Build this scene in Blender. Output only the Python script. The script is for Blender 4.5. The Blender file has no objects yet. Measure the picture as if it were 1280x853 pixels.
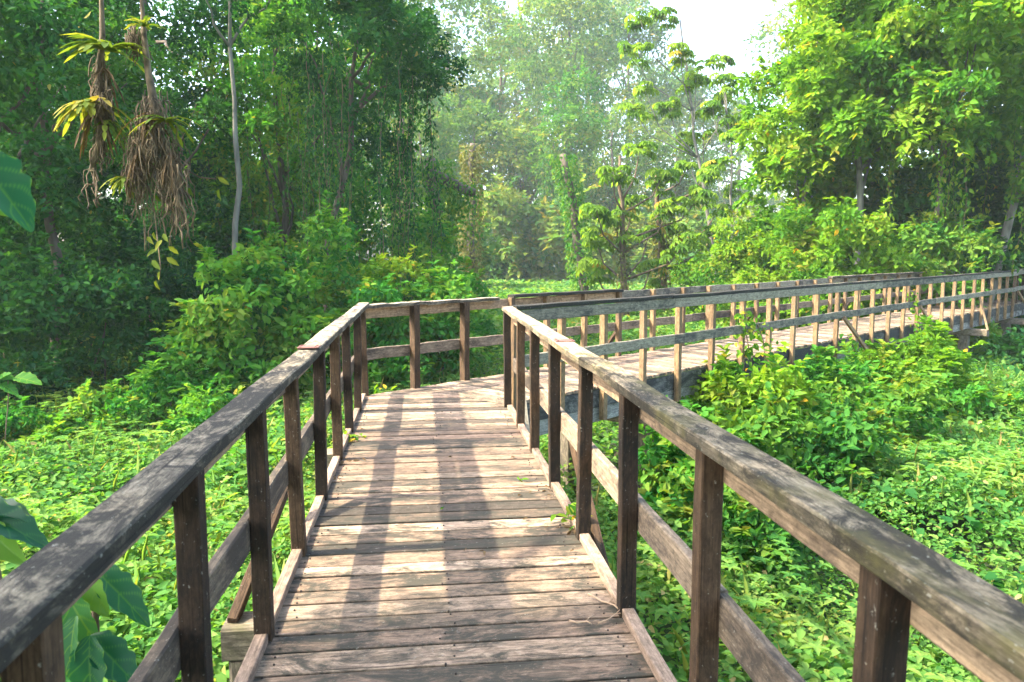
import bpy, math, random
import numpy as np
from mathutils import Vector
R = math.radians
rng = np.random.default_rng(7)
random.seed(7)
C = bpy.context.scene.collection
sc = bpy.context.scene

# ------------------------------------------------------------------ camera
CAM = np.array([0.0, 0.0, 1.6]); PITCH = R(6.52); YAW = R(6.67); FPX = 950.0
cd = bpy.data.cameras.new('camera'); cam = bpy.data.objects.new('camera', cd); C.objects.link(cam)
cam.location = CAM; cam.rotation_euler = (R(90) - PITCH, 0, -YAW)
cd.sensor_width = 36; cd.lens = FPX / 1280 * 36; cd.clip_start = 0.05; cd.clip_end = 2000
cd.dof.use_dof = True; cd.dof.focus_distance = 7.5; cd.dof.aperture_fstop = 6.3
sc.camera = cam

# ------------------------------------------------------------------ sky, sun, exposure
SUN_EL = R(46.5); SUN_AZ = R(-92.5)          # bearing of the sun, clockwise from +Y
w = bpy.data.worlds.new('World'); sc.world = w; w.use_nodes = True
nt = w.node_tree; bg = nt.nodes['Background']
sky = nt.nodes.new('ShaderNodeTexSky'); sky.sky_type = 'NISHITA'; sky.sun_disc = False
sky.sun_elevation = SUN_EL; sky.sun_rotation = SUN_AZ
sky.air_density = 1.0; sky.dust_density = 4.0; sky.ozone_density = 1.0
nt.links.new(sky.outputs[0], bg.inputs[0]); bg.inputs[1].default_value = 0.15
sl = bpy.data.lights.new('sun', 'SUN'); sl.energy = 2.5; sl.angle = R(1.0); sl.color = (1.0, 0.86, 0.65)
so = bpy.data.objects.new('sun', sl); C.objects.link(so)
sdir = Vector((math.sin(SUN_AZ) * math.cos(SUN_EL), math.cos(SUN_AZ) * math.cos(SUN_EL), math.sin(SUN_EL)))
so.rotation_euler = sdir.to_track_quat('Z', 'Y').to_euler()
so.location = (-30, 0, 40)
sc.view_settings.view_transform = 'Standard'; sc.view_settings.look = 'None'
sc.view_settings.exposure = 2.8; sc.view_settings.gamma = 1.0
sc.render.engine = 'CYCLES'
cy = sc.cycles
cy.max_bounces = 6; cy.diffuse_bounces = 3; cy.glossy_bounces = 2; cy.transmission_bounces = 4
cy.volume_bounces = 1; cy.transparent_max_bounces = 6
cy.use_denoising = True

# ------------------------------------------------------------------ helpers
def tag(o, label=None, cat=None, group=None, kind=None):
    if label: o['label'] = label
    if cat: o['category'] = cat
    if group: o['group'] = group
    if kind: o['kind'] = kind
    return o
WL = {}
def thing(name, loc, label, cat, group=None):
    o = bpy.data.objects.new(name, None); C.objects.link(o); o.empty_display_size = 0.2
    o.location = loc; WL[o.name] = Vector(loc)
    return tag(o, label, cat, group or GROUPS.get(name))
GROUPS = {'railing': 'railings along the boardwalk', 'broadleaf_tree': 'broadleaf trees round the marsh', 'shrub': 'shrubs and undergrowth at the forest edge',
          'tall_tree': 'tall hazy trees at the back', 'thicket': 'hazy thickets behind the clearing', 'vine_mound': 'vine covered mounds', 'low_shrub': 'low growth beside the far walkway',
          'umbrella_tree': 'trees with hand shaped leaves', 'vine_clad_trunk': 'trunks wrapped in vines', 'climbing_vine': 'vines climbing the far walkway',
          'hanging_root_clump': 'hanging root clumps', 'twig': 'dry twigs on the planks', 'dead_leaves': 'dead leaves on the planks'}
def link(name, me, parent=None, loc=(0, 0, 0)):
    """Link a mesh whose coordinates are relative to the world point loc."""
    o = bpy.data.objects.new(name, me); C.objects.link(o)
    WL[o.name] = Vector(loc)
    if parent is not None:
        o.parent = parent; o.location = Vector(loc) - WL[parent.name]
    else:
        o.location = loc
    return o
def unproj(px, py, depth):
    """A world point at a true depth (metres along the lens axis) seen in that direction."""
    x = (px - 640) / FPX; y = -(py - 426.5) / FPX
    rt = np.array([math.cos(YAW), -math.sin(YAW), 0]); fh = np.array([math.sin(YAW), math.cos(YAW), 0])
    z = np.array([0, 0, 1.0])
    fw = fh * math.cos(PITCH) - z * math.sin(PITCH); up = fh * math.sin(PITCH) + z * math.cos(PITCH)
    return CAM + depth * (fw + rt * x + up * y)
def spot(px, depth):
    p = unproj(px, 318, depth); return np.array([p[0], p[1]])
def nrm(v):
    return v / np.maximum(np.linalg.norm(v, axis=-1, keepdims=True), 1e-9)
_tab = np.random.default_rng(3).random((256, 256))
def vnoise(x, y):
    x = np.asarray(x, float); y = np.asarray(y, float)
    i = np.floor(x).astype(int); j = np.floor(y).astype(int); u = x - i; v = y - j
    u = u * u * (3 - 2 * u); v = v * v * (3 - 2 * v)
    t = lambda a, b: _tab[a % 256, b % 256]
    return (t(i, j) * (1 - u) + t(i + 1, j) * u) * (1 - v) + (t(i, j + 1) * (1 - u) + t(i + 1, j + 1) * u) * v
def np_mesh(name, V, F, mat, attrs=None, smooth=False):
    """F: (n,k) array or a list of such arrays."""
    if isinstance(F, np.ndarray): F = [F]
    me = bpy.data.meshes.new(name)
    V = np.asarray(V, np.float32)
    me.vertices.add(len(V)); me.vertices.foreach_set('co', V.ravel())
    loops = np.concatenate([f.ravel() for f in F]).astype(np.int32)
    tot = np.concatenate([np.full(len(f), f.shape[1]) for f in F]).astype(np.int32)
    st = np.concatenate([[0], np.cumsum(tot)[:-1]]).astype(np.int32)
    me.loops.add(len(loops)); me.loops.foreach_set('vertex_index', loops)
    me.polygons.add(len(tot)); me.polygons.foreach_set('loop_start', st)
    me.polygons.foreach_set('use_smooth', np.full(len(tot), bool(smooth)))
    me.update(calc_edges=True)
    for k, a in (attrs or {}).items():
        a = np.asarray(a, np.float32)
        if a.ndim == 1:
            at = me.attributes.new(k, 'FLOAT', 'POINT'); at.data.foreach_set('value', a)
        else:
            at = me.attributes.new(k, 'FLOAT_VECTOR', 'POINT'); at.data.foreach_set('vector', a.ravel())
    me.materials.append(mat)
    return me

class Build:
    """Collects boards, tubes and prisms into one mesh."""
    def __init__(s): s.V = []; s.F = {}; s.bc = []; s.tone = []; s.n = 0
    def add(s, V, F, bc=None, tone=0.5):
        V = np.asarray(V, float)
        s.V.append(V); s.bc.append(V if bc is None else np.asarray(bc, float)); s.tone.append(np.full(len(V), tone))
        for f in F:
            f = np.asarray(f, int); s.F.setdefault(f.shape[1], []).append(f + s.n)
        s.n += len(V)
    def mesh(s, name, mat, smooth=False):
        return np_mesh(name, np.concatenate(s.V), [np.concatenate(f) for f in s.F.values()], mat,
                       {'bc': np.concatenate(s.bc), 'tone': np.concatenate(s.tone)}, smooth)
    def beam(s, A, B, wd, ht, side=None, cham=0.004, rings=2, jit=0.0, tone=None):
        """A board from A to B: wd across (side), ht the other way; chamfered edges."""
        A = np.asarray(A, float); B = np.asarray(B, float); d = B - A; Ln = np.linalg.norm(d); d = d / Ln
        if side is None: side = np.cross(d, (0, 0, 1.0))
        side = np.asarray(side, float); side = side - d * side.dot(d); side = side / np.linalg.norm(side)
        up = np.cross(side, d); a, b, c = wd / 2, ht / 2, cham
        prof = np.array([(-a + c, -b), (a - c, -b), (a, -b + c), (a, b - c), (a - c, b), (-a + c, b), (-a, b - c), (-a, -b + c)])
        V = []; BC = []; off = np.array([random.uniform(0, 90), random.uniform(0, 9), random.uniform(0, 9)])
        for k in range(rings):
            t = k / (rings - 1); j = rng.normal(0, jit, 2) if jit and 0 < k < rings - 1 else (0, 0)
            for p in prof:
                q = p + j + (rng.normal(0, jit * .3, 2) if jit else 0)
                V.append(A + d * Ln * t + side * q[0] + up * q[1]); BC.append(off + (Ln * t, p[0], p[1]))
        F = [[k * 8 + i, k * 8 + (i + 1) % 8, k * 8 + 8 + (i + 1) % 8, k * 8 + 8 + i] for k in range(rings - 1) for i in range(8)]
        e = (rings - 1) * 8
        s.add(V, [np.array(F), np.array([[7, 6, 5, 4, 3, 2, 1, 0], [e + i for i in range(8)]])], BC,
              random.random() if tone is None else tone)
    def prism(s, poly, z0, z1, along, tone=None):
        """Flat polygon (counter-clockwise, xy) from z0 to z1; along = unit board direction."""
        poly = np.asarray(poly, float); n = len(poly); ac = np.array([-along[1], along[0]])
        c = poly.mean(0); ins = c + (poly - c) * 1.0
        e = 0.003
        inner = []
        for i in range(n):
            p, q, r = poly[i - 1], poly[i], poly[(i + 1) % n]
            u = (p - q) / max(np.linalg.norm(p - q), 1e-6); v = (r - q) / max(np.linalg.norm(r - q), 1e-6)
            inner.append(q + e * (u + v))
        V = [(*p, z0) for p in poly] + [(*p, z1 - e) for p in poly] + [(*p, z1) for p in inner]
        off = np.array([random.uniform(0, 90), random.uniform(0, 9), random.uniform(0, 9)])
        BC = [off + (np.dot(p[:2], along), np.dot(p[:2], ac), p[2]) for p in V]
        q4 = [[k * n + i, k * n + (i + 1) % n, (k + 1) * n + (i + 1) % n, (k + 1) * n + i] for k in (0, 1) for i in range(n)]
        caps = np.array([[2 * n + i for i in range(n)], [n - 1 - i for i in range(n)]])
        s.add(V, [np.array(q4), caps], BC, random.random() if tone is None else tone)
    def tube(s, P, r, sides=8, rough=0.0, tone=0.5):
        P = np.asarray(P, float); m = len(P); r = np.broadcast_to(np.asarray(r, float), (m,))
        T = nrm(np.gradient(P, axis=0)); ref = np.array([1.0, 0.13, 0.0])
        if abs(T[0].dot(ref)) > .8: ref = np.array([0.1, 1.0, 0])
        U = nrm(np.cross(T, ref)); W = np.cross(T, U)
        a = np.arange(sides) / sides * 2 * math.pi
        rr = r[:, None] * (1 + rough * rng.normal(0, 1, (m, sides)))
        V = P[:, None] + (U[:, None] * np.cos(a)[None, :, None] + W[:, None] * np.sin(a)[None, :, None]) * rr[..., None]
        i = np.arange(sides); F = []
        for k in range(m - 1):
            F.append(np.stack([k * sides + i, k * sides + (i + 1) % sides, (k + 1) * sides + (i + 1) % sides, (k + 1) * sides + i], 1))
        s.add(V.reshape(-1, 3), [np.concatenate(F), np.array([[(m - 1) * sides + j for j in range(sides)], [sides - 1 - j for j in range(sides)]])], None, tone)

def wander(A, B, n, amp, seed=None):
    g = np.random.default_rng(seed) if seed is not None else rng
    A = np.asarray(A, float); B = np.asarray(B, float); t = np.linspace(0, 1, n)[:, None]
    o = np.cumsum(g.normal(0, 1, (n, 3)), 0); o -= o[:1] * (1 - t) + o[-1:] * t
    return A + (B - A) * t + o * amp / math.sqrt(n)

class Leaves:
    """Collects separate folded leaves, each six vertices and two faces."""
    def __init__(s): s.V = []; s.T = []
    def add(s, c, a, n, L, wr=0.5, fold=0.10, droop=0.12, tone=None):
        N = len(c)
        if N == 0: return
        a = nrm(a); n = nrm(n - a * (n * a).sum(1, keepdims=True)); sd = np.cross(a, n)
        L = np.broadcast_to(np.asarray(L, float), (N,))[:, None]; wr = np.broadcast_to(np.asarray(wr, float), (N,))[:, None]
        h = .5 * wr * L; f = fold * L
        v = np.stack([c, c + a * .28 * L + sd * h + n * f, c + a * .66 * L + sd * h * .8 + n * f * .6,
                      c + a * L - n * droop * L,
                      c + a * .66 * L - sd * h * .8 + n * f * .6, c + a * .28 * L - sd * h + n * f], 1)
        s.V.append(v.reshape(-1, 3)); t = rng.random(N) if tone is None else np.clip(tone, 0, 1)
        s.T.append(np.repeat(t, 6))
    def count(s): return sum(len(v) for v in s.V) // 6
    def sprays(s, cen, rad, n, L, wr=.5, ln=(.5, 1.1), per=12, up=.5, bt=None):
        """Leafy shoots that break the outline; each a thin stem with leaves on both sides."""
        mid = cen.mean(0)
        for _ in range(n):
            i = rng.integers(len(cen)); d = nrm(cen[i] - mid + rng.normal(0, .5, 3) * rad[i] * 2 + np.array([0, 0, up * rad[i] * 2]))
            A = cen[i] + d * rad[i] * .6; Ln = rad[i] * rng.uniform(*ln); B_ = A + d * Ln + np.array([0, 0, -.25 * Ln])
            P = np.stack([A, (A + B_) / 2 + np.array([0, 0, .12 * Ln]), B_])
            if bt is not None: bt.tube(P, [L * .05, L * .04, L * .02], 3)
            u = np.sort(rng.random(per)) * 1.999; k = u.astype(int); f = (u - k)[:, None]; pos = P[k] * (1 - f) + P[k + 1] * f
            side = nrm(np.cross(d, np.array([0, 0, 1.0]))) * np.where(np.arange(per) % 2, 1, -1)[:, None]
            s.add(pos, side + d * .7 + rng.normal(0, .25, (per, 3)) + np.array([0, 0, -.15]), rng.normal(0, .25, (per, 3)) + np.array([0, 0, 1.0]), L * rng.uniform(.7, 1.3, per), wr, tone=np.clip(rng.uniform(.25, .85) + rng.normal(0, .08, per), 0, .93))
    def mesh(s, name, mat, origin=(0, 0, 0)):
        V = np.concatenate(s.V) - np.asarray(origin, float); N = len(V) // 6; b = np.arange(N)[:, None] * 6
        F = np.concatenate([b + np.array([[0, 1, 2, 3]]), b + np.array([[0, 3, 4, 5]])])
        return np_mesh(name, V, F, mat, {'tone': np.concatenate(s.T)}, True)
    def clumps(s, cen, rad, n, L, wr=0.5, up=0.7, out=0.6, rnd=0.6, flat=0.75, shell=0.55, droop=0.12, hang=0.3, ts=0.35):
        """n leaves spread over clump spheres; each clump has its own tone."""
        cen = np.asarray(cen, float); rad = np.asarray(rad, float)
        p = rad ** 2; idx = rng.choice(len(cen), n, p=p / p.sum())
        d = nrm(rng.normal(0, 1, (n, 3))); d[:, 2] = np.where(rng.random(n) < .65, np.abs(d[:, 2]), d[:, 2])
        q = rng.random(n) ** .5 * (1 - shell) + shell
        pos = cen[idx] + d * (rad[idx] * q)[:, None] * np.array([1, 1, flat])
        nn = d * out + np.array([0, 0, up]) + rng.normal(0, rnd, (n, 3))
        ax = nrm(rng.normal(0, 1, (n, 3)) + d * .6 + np.array([0, 0, -hang]))
        ct = rng.random(len(cen)); tone = ct[idx] * (1 - ts) + rng.random(n) * ts
        tone = np.where(rng.random(n) < .004, 1.0, tone * .93)
        s.add(pos, ax, nn, L * rng.uniform(.5, 1.4, n), wr, droop=droop, tone=tone)

# ------------------------------------------------------------------ materials
def newmat(name):
    m = bpy.data.materials.new(name); m.use_nodes = True; t = m.node_tree; t.nodes.clear()
    o = t.nodes.new('ShaderNodeOutputMaterial'); return m, t, o
def N(t, typ, **kw):
    n = t.nodes.new(typ)
    for k, v in kw.items(): setattr(n, k, v)
    return n
def ramp(t, stops, src, interp='LINEAR'):
    r = t.nodes.new('ShaderNodeValToRGB'); cr = r.color_ramp; cr.interpolation = interp
    while len(cr.elements) < len(stops): cr.elements.new(.5)
    for e, (p, c) in zip(cr.elements, stops): e.position = p; e.color = (*c, 1) if len(c) == 3 else c
    t.links.new(src, r.inputs[0]); return r.outputs[0]
def mixc(t, a, b, f, mode='MIX'):
    m = N(t, 'ShaderNodeMix', data_type='RGBA', blend_type=mode)
    for s, v in ((0, f), (6, a), (7, b)):
        if hasattr(v, 'links'): t.links.new(v, m.inputs[s])
        else: m.inputs[s].default_value = v if not isinstance(v, tuple) else (*v, 1)
    return m.outputs[2]
def leaf_mat(name, cols, trans=0.42, rough=0.65, spec=0.06):
    m, t, o = newmat(name)
    at = N(t, 'ShaderNodeAttribute', attribute_name='tone')
    n = len(cols); st = [(i / (n - 1) * .93, c) for i, c in enumerate(cols[:-1])]
    st = [(i / max(1, n - 2) * .92, c) for i, c in enumerate(cols[:-1])] + [(1.0, cols[-1])]
    col = ramp(t, st, at.outputs['Fac'])
    p = N(t, 'ShaderNodeBsdfPrincipled'); p.inputs['Roughness'].default_value = rough
    p.inputs['Specular IOR Level'].default_value = spec
    t.links.new(col, p.inputs['Base Color'])
    tr = N(t, 'ShaderNodeBsdfTranslucent'); tc = mixc(t, col, (1.7, 1.6, .55), 1.0, 'MULTIPLY'); t.links.new(tc, tr.inputs[0])
    mx = N(t, 'ShaderNodeMixShader'); mx.inputs[0].default_value = trans
    t.links.new(p.outputs[0], mx.inputs[1]); t.links.new(tr.outputs[0], mx.inputs[2]); t.links.new(mx.outputs[0], o.inputs[0])
    return m
def wood_mat(name, cols, stain=(.035, .03, .025), amount=0.5, stain_scale=2.2, moss=None, lichen=0.0, rough=.85, bump=.5, side=0.0):
    """Weathered timber: tone per board, long grain, blotchy mildew; all in board space."""
    m, t, o = newmat(name); L = t.links.new
    bc = N(t, 'ShaderNodeAttribute', attribute_name='bc'); tn = N(t, 'ShaderNodeAttribute', attribute_name='tone')
    def noise(sc3, detail=4, dist=0.0, rough_=.6):
        mp = N(t, 'ShaderNodeMapping'); mp.inputs['Scale'].default_value = sc3; L(bc.outputs['Vector'], mp.inputs[0])
        x = N(t, 'ShaderNodeTexNoise'); x.inputs['Scale'].default_value = 1; x.inputs['Detail'].default_value = detail
        x.inputs['Distortion'].default_value = dist; x.inputs['Roughness'].default_value = rough_
        L(mp.outputs[0], x.inputs[0]); return x.outputs['Fac']
    base = ramp(t, [(i / (len(cols) - 1), c) for i, c in enumerate(cols)], tn.outputs['Fac'])
    grain = noise((5, 150, 150), 6, .3, .7)
    gr = ramp(t, [(.3, (.42, .40, .38)), (.52, (.95, .93, .9)), (.72, (1.3, 1.28, 1.25))], grain)
    mott = ramp(t, [(.34, (.45, .44, .43)), (.62, (1.25, 1.23, 1.2))], noise((16, 34, 34), 8, .3, .78))
    c = mixc(t, mixc(t, base, gr, 1.0, 'MULTIPLY'), mott, 1.0, 'MULTIPLY')
    st = noise((stain_scale * 1.2, stain_scale * 3, stain_scale * 3), 10, .6, .78)
    ad = N(t, 'ShaderNodeMath', operation='MULTIPLY_ADD'); L(tn.outputs['Fac'], ad.inputs[0]); ad.inputs[1].default_value = -.12; L(st, ad.inputs[2])
    lo = .62 - amount * .3
    sf = ramp(t, [(lo - .02, (0, 0, 0)), (lo + .11, (.95, .95, .95))], ad.outputs[0])
    c = mixc(t, c, stain, sf)
    if side:                                                          # mildew on the upright faces, with their shade put into the colour too
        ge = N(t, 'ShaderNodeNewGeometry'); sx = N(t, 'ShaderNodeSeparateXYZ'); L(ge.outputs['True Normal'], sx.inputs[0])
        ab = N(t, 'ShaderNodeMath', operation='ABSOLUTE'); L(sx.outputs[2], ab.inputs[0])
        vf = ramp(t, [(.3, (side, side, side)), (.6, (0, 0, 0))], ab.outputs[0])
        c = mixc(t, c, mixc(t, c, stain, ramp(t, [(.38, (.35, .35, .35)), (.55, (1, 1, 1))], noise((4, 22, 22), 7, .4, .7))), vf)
    if moss:
        mf = ramp(t, [(.5, (0, 0, 0)), (.7, (.8, .8, .8))], noise((5, 9, 9), 5))
        c = mixc(t, c, moss, mf)
    if lichen:
        lf = ramp(t, [(.67 - lichen * .1, (0, 0, 0)), (.74 - lichen * .1, (.55, .55, .55))], noise((55, 80, 80), 3))
        c = mixc(t, c, (.36, .36, .30), lf)
    crack = ramp(t, [(.30, (.12, .12, .12)), (.36, (1, 1, 1))], noise((1.6, 95, 95), 3, 0, .5))
    c = mixc(t, c, crack, .8, 'MULTIPLY')
    p = N(t, 'ShaderNodeBsdfPrincipled'); p.inputs['Roughness'].default_value = rough; p.inputs['Specular IOR Level'].default_value = .25
    L(c, p.inputs['Base Color'])
    hm = N(t, 'ShaderNodeMath', operation='ADD'); L(grain, hm.inputs[0]); L(st, hm.inputs[1])
    b = N(t, 'ShaderNodeBump'); b.inputs['Strength'].default_value = bump; b.inputs['Distance'].default_value = .004
    L(hm.outputs[0], b.inputs['Height']); L(b.outputs[0], p.inputs['Normal']); L(p.outputs[0], o.inputs[0])
    return m
def bark_mat(name, a, b, scale=6, stretch=.25):
    m, t, o = newmat(name); L = t.links.new
    g = N(t, 'ShaderNodeTexCoord'); mp = N(t, 'ShaderNodeMapping'); mp.inputs['Scale'].default_value = (scale, scale, scale * stretch); L(g.outputs['Object'], mp.inputs[0])
    x = N(t, 'ShaderNodeTexNoise'); x.inputs['Scale'].default_value = 1; x.inputs['Detail'].default_value = 6; L(mp.outputs[0], x.inputs[0])
    c = ramp(t, [(.32, a), (.68, b)], x.outputs['Fac'])
    p = N(t, 'ShaderNodeBsdfPrincipled'); p.inputs['Roughness'].default_value = .9; L(c, p.inputs['Base Color'])
    bu = N(t, 'ShaderNodeBump'); bu.inputs['Strength'].default_value = .6; bu.inputs['Distance'].default_value = .03; L(x.outputs['Fac'], bu.inputs['Height']); L(bu.outputs[0], p.inputs['Normal'])
    L(p.outputs[0], o.inputs[0]); return m
def plain(name, col, rough=.8):
    m, t, o = newmat(name); p = N(t, 'ShaderNodeBsdfPrincipled'); p.inputs['Base Color'].default_value = (*col, 1); p.inputs['Roughness'].default_value = rough
    t.links.new(p.outputs[0], o.inputs[0]); return m

M = {}
M['deck'] = wood_mat('deck_wood', [(.095, .078, .062), (.34, .245, .178), (.45, .328, .238), (.18, .135, .10), (.50, .385, .285), (.075, .066, .055), (.38, .27, .195)], amount=.68, stain_scale=3.2, stain=(.048, .047, .036), lichen=.15)
M['kerb'] = wood_mat('kerb_wood', [(.24, .18, .14), (.34, .26, .20)], amount=.35, stain=(.07, .06, .05))
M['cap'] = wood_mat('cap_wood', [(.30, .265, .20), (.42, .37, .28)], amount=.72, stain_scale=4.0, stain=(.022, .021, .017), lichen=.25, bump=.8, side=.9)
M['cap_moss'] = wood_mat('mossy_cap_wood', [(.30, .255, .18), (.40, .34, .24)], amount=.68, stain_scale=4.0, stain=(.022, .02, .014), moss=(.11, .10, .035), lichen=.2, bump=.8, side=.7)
M['post'] = wood_mat('post_wood', [(.045, .029, .018), (.085, .055, .032)], amount=.6, stain=(.014, .011, .008), lichen=.1)
M['apron'] = wood_mat('apron_wood', [(.28, .205, .135), (.38, .285, .19)], amount=.4, stain=(.10, .075, .055))
M['rail'] = wood_mat('lower_rail_wood', [(.17, .14, .105), (.27, .22, .165)], amount=.7, stain=(.05, .042, .035), lichen=.2)
M['far_post'] = wood_mat('pale_post_wood', [(.15, .105, .06), (.27, .19, .105), (.20, .145, .09)], amount=.4, stain=(.08, .06, .045))
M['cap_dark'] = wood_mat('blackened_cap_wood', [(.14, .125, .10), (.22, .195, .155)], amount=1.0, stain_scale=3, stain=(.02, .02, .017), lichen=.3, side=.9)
M['far_rail'] = wood_mat('grey_rail_wood', [(.18, .172, .14), (.27, .255, .20)], amount=.6, stain=(.05, .05, .046), stain_scale=3)
M['fascia_dark'] = wood_mat('fascia_wet_wood', [(.12, .125, .12), (.19, .195, .185)], amount=.95, stain=(.03, .031, .03), stain_scale=2, lichen=.3)
M['fascia'] = wood_mat('fascia_wood', [(.24, .25, .24), (.33, .34, .32)], amount=.6, stain=(.055, .057, .055), stain_scale=2)
M['concrete'] = wood_mat('pier_concrete', [(.19, .165, .13), (.25, .22, .175)], amount=.6, stain=(.06, .052, .04), stain_scale=4, moss=(.10, .10, .05))
M['rust'] = plain('rusty_plate', (.16, .075, .06))
M['bark_dark'] = bark_mat('bark_dark', (.035, .028, .02), (.12, .10, .075))
M['bark_pale'] = bark_mat('bark_pale', (.075, .075, .06), (.19, .185, .15))
M['bark_brown'] = bark_mat('bark_brown', (.06, .042, .026), (.16, .115, .07), 9)
M['root'] = bark_mat('root_fibre', (.035, .028, .016), (.17, .13, .075), 18, .5)
M['twig'] = plain('dry_twig', (.36, .26, .17))
M['dead'] = leaf_mat('dead_leaf', [(.07, .048, .028), (.13, .092, .052), (.19, .14, .08)], trans=.15)
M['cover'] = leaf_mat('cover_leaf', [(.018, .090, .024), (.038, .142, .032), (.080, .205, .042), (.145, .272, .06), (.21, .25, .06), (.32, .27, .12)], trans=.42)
M['dark'] = leaf_mat('dark_leaf', [(.008, .046, .020), (.016, .078, .026), (.028, .115, .028), (.060, .165, .03), (.20, .20, .04)], trans=.36)  # teal of the forest shade is put into these greens
M['mid'] = leaf_mat('mid_leaf', [(.014, .082, .022), (.03, .13, .024), (.058, .175, .026), (.11, .215, .03), (.15, .17, .03), (.35, .27, .04)], trans=.4)
M['lush'] = leaf_mat('lush_leaf', [(.014, .10, .024), (.03, .155, .026), (.06, .21, .028), (.12, .27, .035), (.17, .22, .035), (.35, .3, .04)], trans=.42)
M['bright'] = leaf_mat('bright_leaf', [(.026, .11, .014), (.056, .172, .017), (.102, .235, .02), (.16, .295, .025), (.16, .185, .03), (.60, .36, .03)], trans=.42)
M['hazy'] = leaf_mat('far_leaf', [(.022, .085, .035), (.045, .13, .035), (.085, .18, .038), (.15, .22, .04), (.20, .18, .05), (.28, .23, .08)], trans=.4)
M['vine_brown'] = leaf_mat('dry_vine_leaf', [(.06, .085, .03), (.10, .12, .04), (.16, .15, .055), (.09, .15, .04), (.26, .2, .08)], trans=.35)
M['cecropia'] = leaf_mat('palmate_leaf', [(.04, .13, .02), (.08, .175, .024), (.13, .245, .03), (.19, .30, .04), (.36, .28, .05)], trans=.45)
M['big'] = leaf_mat('broad_leaf', [(.006, .065, .038), (.014, .095, .045), (.04, .15, .04), (.10, .22, .03), (.2, .24, .06)], trans=.4, rough=.42, spec=.28)
M['brom'] = leaf_mat('bromeliad_leaf', [(.05, .10, .02), (.10, .15, .025), (.17, .20, .035), (.22, .18, .055), (.22, .12, .05)], trans=.4)

# ------------------------------------------------------------------ ground
m, t, o = newmat('leaf_litter_soil'); L_ = t.links.new
tc = N(t, 'ShaderNodeTexCoord'); x = N(t, 'ShaderNodeTexNoise'); x.inputs['Scale'].default_value = 1.7; x.inputs['Detail'].default_value = 8
L_(tc.outputs['Object'], x.inputs[0])
p = N(t, 'ShaderNodeBsdfPrincipled'); p.inputs['Roughness'].default_value = 1
L_(ramp(t, [(.35, (.02, .03, .012)), (.6, (.035, .07, .02)), (.75, (.06, .05, .03))], x.outputs['Fac']), p.inputs['Base Color']); L_(p.outputs[0], o.inputs[0])
M['soil'] = m
GZ = -1.95
def ground_z(x, y):
    x = np.asarray(x, float); y = np.asarray(y, float)
    return GZ + .25 * (vnoise(x * .13 + 9, y * .13 + 4) - .5)
def cover_z(x, y):
    """Top of the ground cover."""
    return ground_z(x, y) + .30 + .55 * vnoise(x * .55 + 3, y * .55) + .32 * vnoise(x * 1.6, y * 1.6 + 7)
gx = np.concatenate([np.linspace(-240, -30, 22)[:-1], np.linspace(-30, 40, 71), np.linspace(40, 240, 21)[1:]])
gy = np.concatenate([np.linspace(-240, -6, 20)[:-1], np.linspace(-6, 60, 67), np.linspace(60, 240, 19)[1:]])
X, Y = np.meshgrid(gx, gy); V = np.stack([X, Y, ground_z(X, Y)], -1).reshape(-1, 3)
nx = len(gx); i, j = np.meshgrid(np.arange(nx - 1), np.arange(len(gy) - 1)); a = (j * nx + i).ravel()
g = link('ground', np_mesh('ground', V, np.stack([a, a + 1, a + nx + 1, a + nx], 1), M['soil'], smooth=True))
tag(g, 'dark damp forest floor under the ground cover', 'ground', kind='structure')

# haze: one closed box of even thin mist
bpy.ops.mesh.primitive_cube_add(size=1, location=(0, 0, 38.5)); hz = bpy.context.object
hz.name = 'haze'; hz.data.name = 'haze'; hz.scale = (500, 500, 84)
m, t, o = newmat('mist'); pv = N(t, 'ShaderNodeVolumePrincipled'); pv.inputs['Color'].default_value = (.82, .95, 1, 1)
pv.inputs['Density'].default_value = 0.00052; pv.inputs['Anisotropy'].default_value = .0
t.links.new(pv.outputs[0], o.inputs['Volume']); hz.data.materials.append(m)
hz.display_type = 'WIRE'; tag(hz, 'pale morning mist hanging in the forest air', 'haze', kind='stuff')

# ------------------------------------------------------------------ boardwalk frames
TH = R(51.23); S2, C2 = math.sin(TH), math.cos(TH)
def d2(s, off, z=0.0):
    """Point on the second stretch: s metres along, off metres across (more = nearer side)."""
    return np.array([off * C2 + s * S2, -off * S2 + s * C2, z])
OF, ON = -7.185, -5.68                   # far and near edges of the second stretch
DIR2 = np.array([S2, C2, 0]); SIDE2 = np.array([C2, -S2, 0])
XL, XR, YC = -.70, .905, 7.87
S_END = 36.0

bw = thing('boardwalk', (0.1, 4, 0), 'weathered wooden plank boardwalk turning right over green marsh', 'boardwalk')
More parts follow.
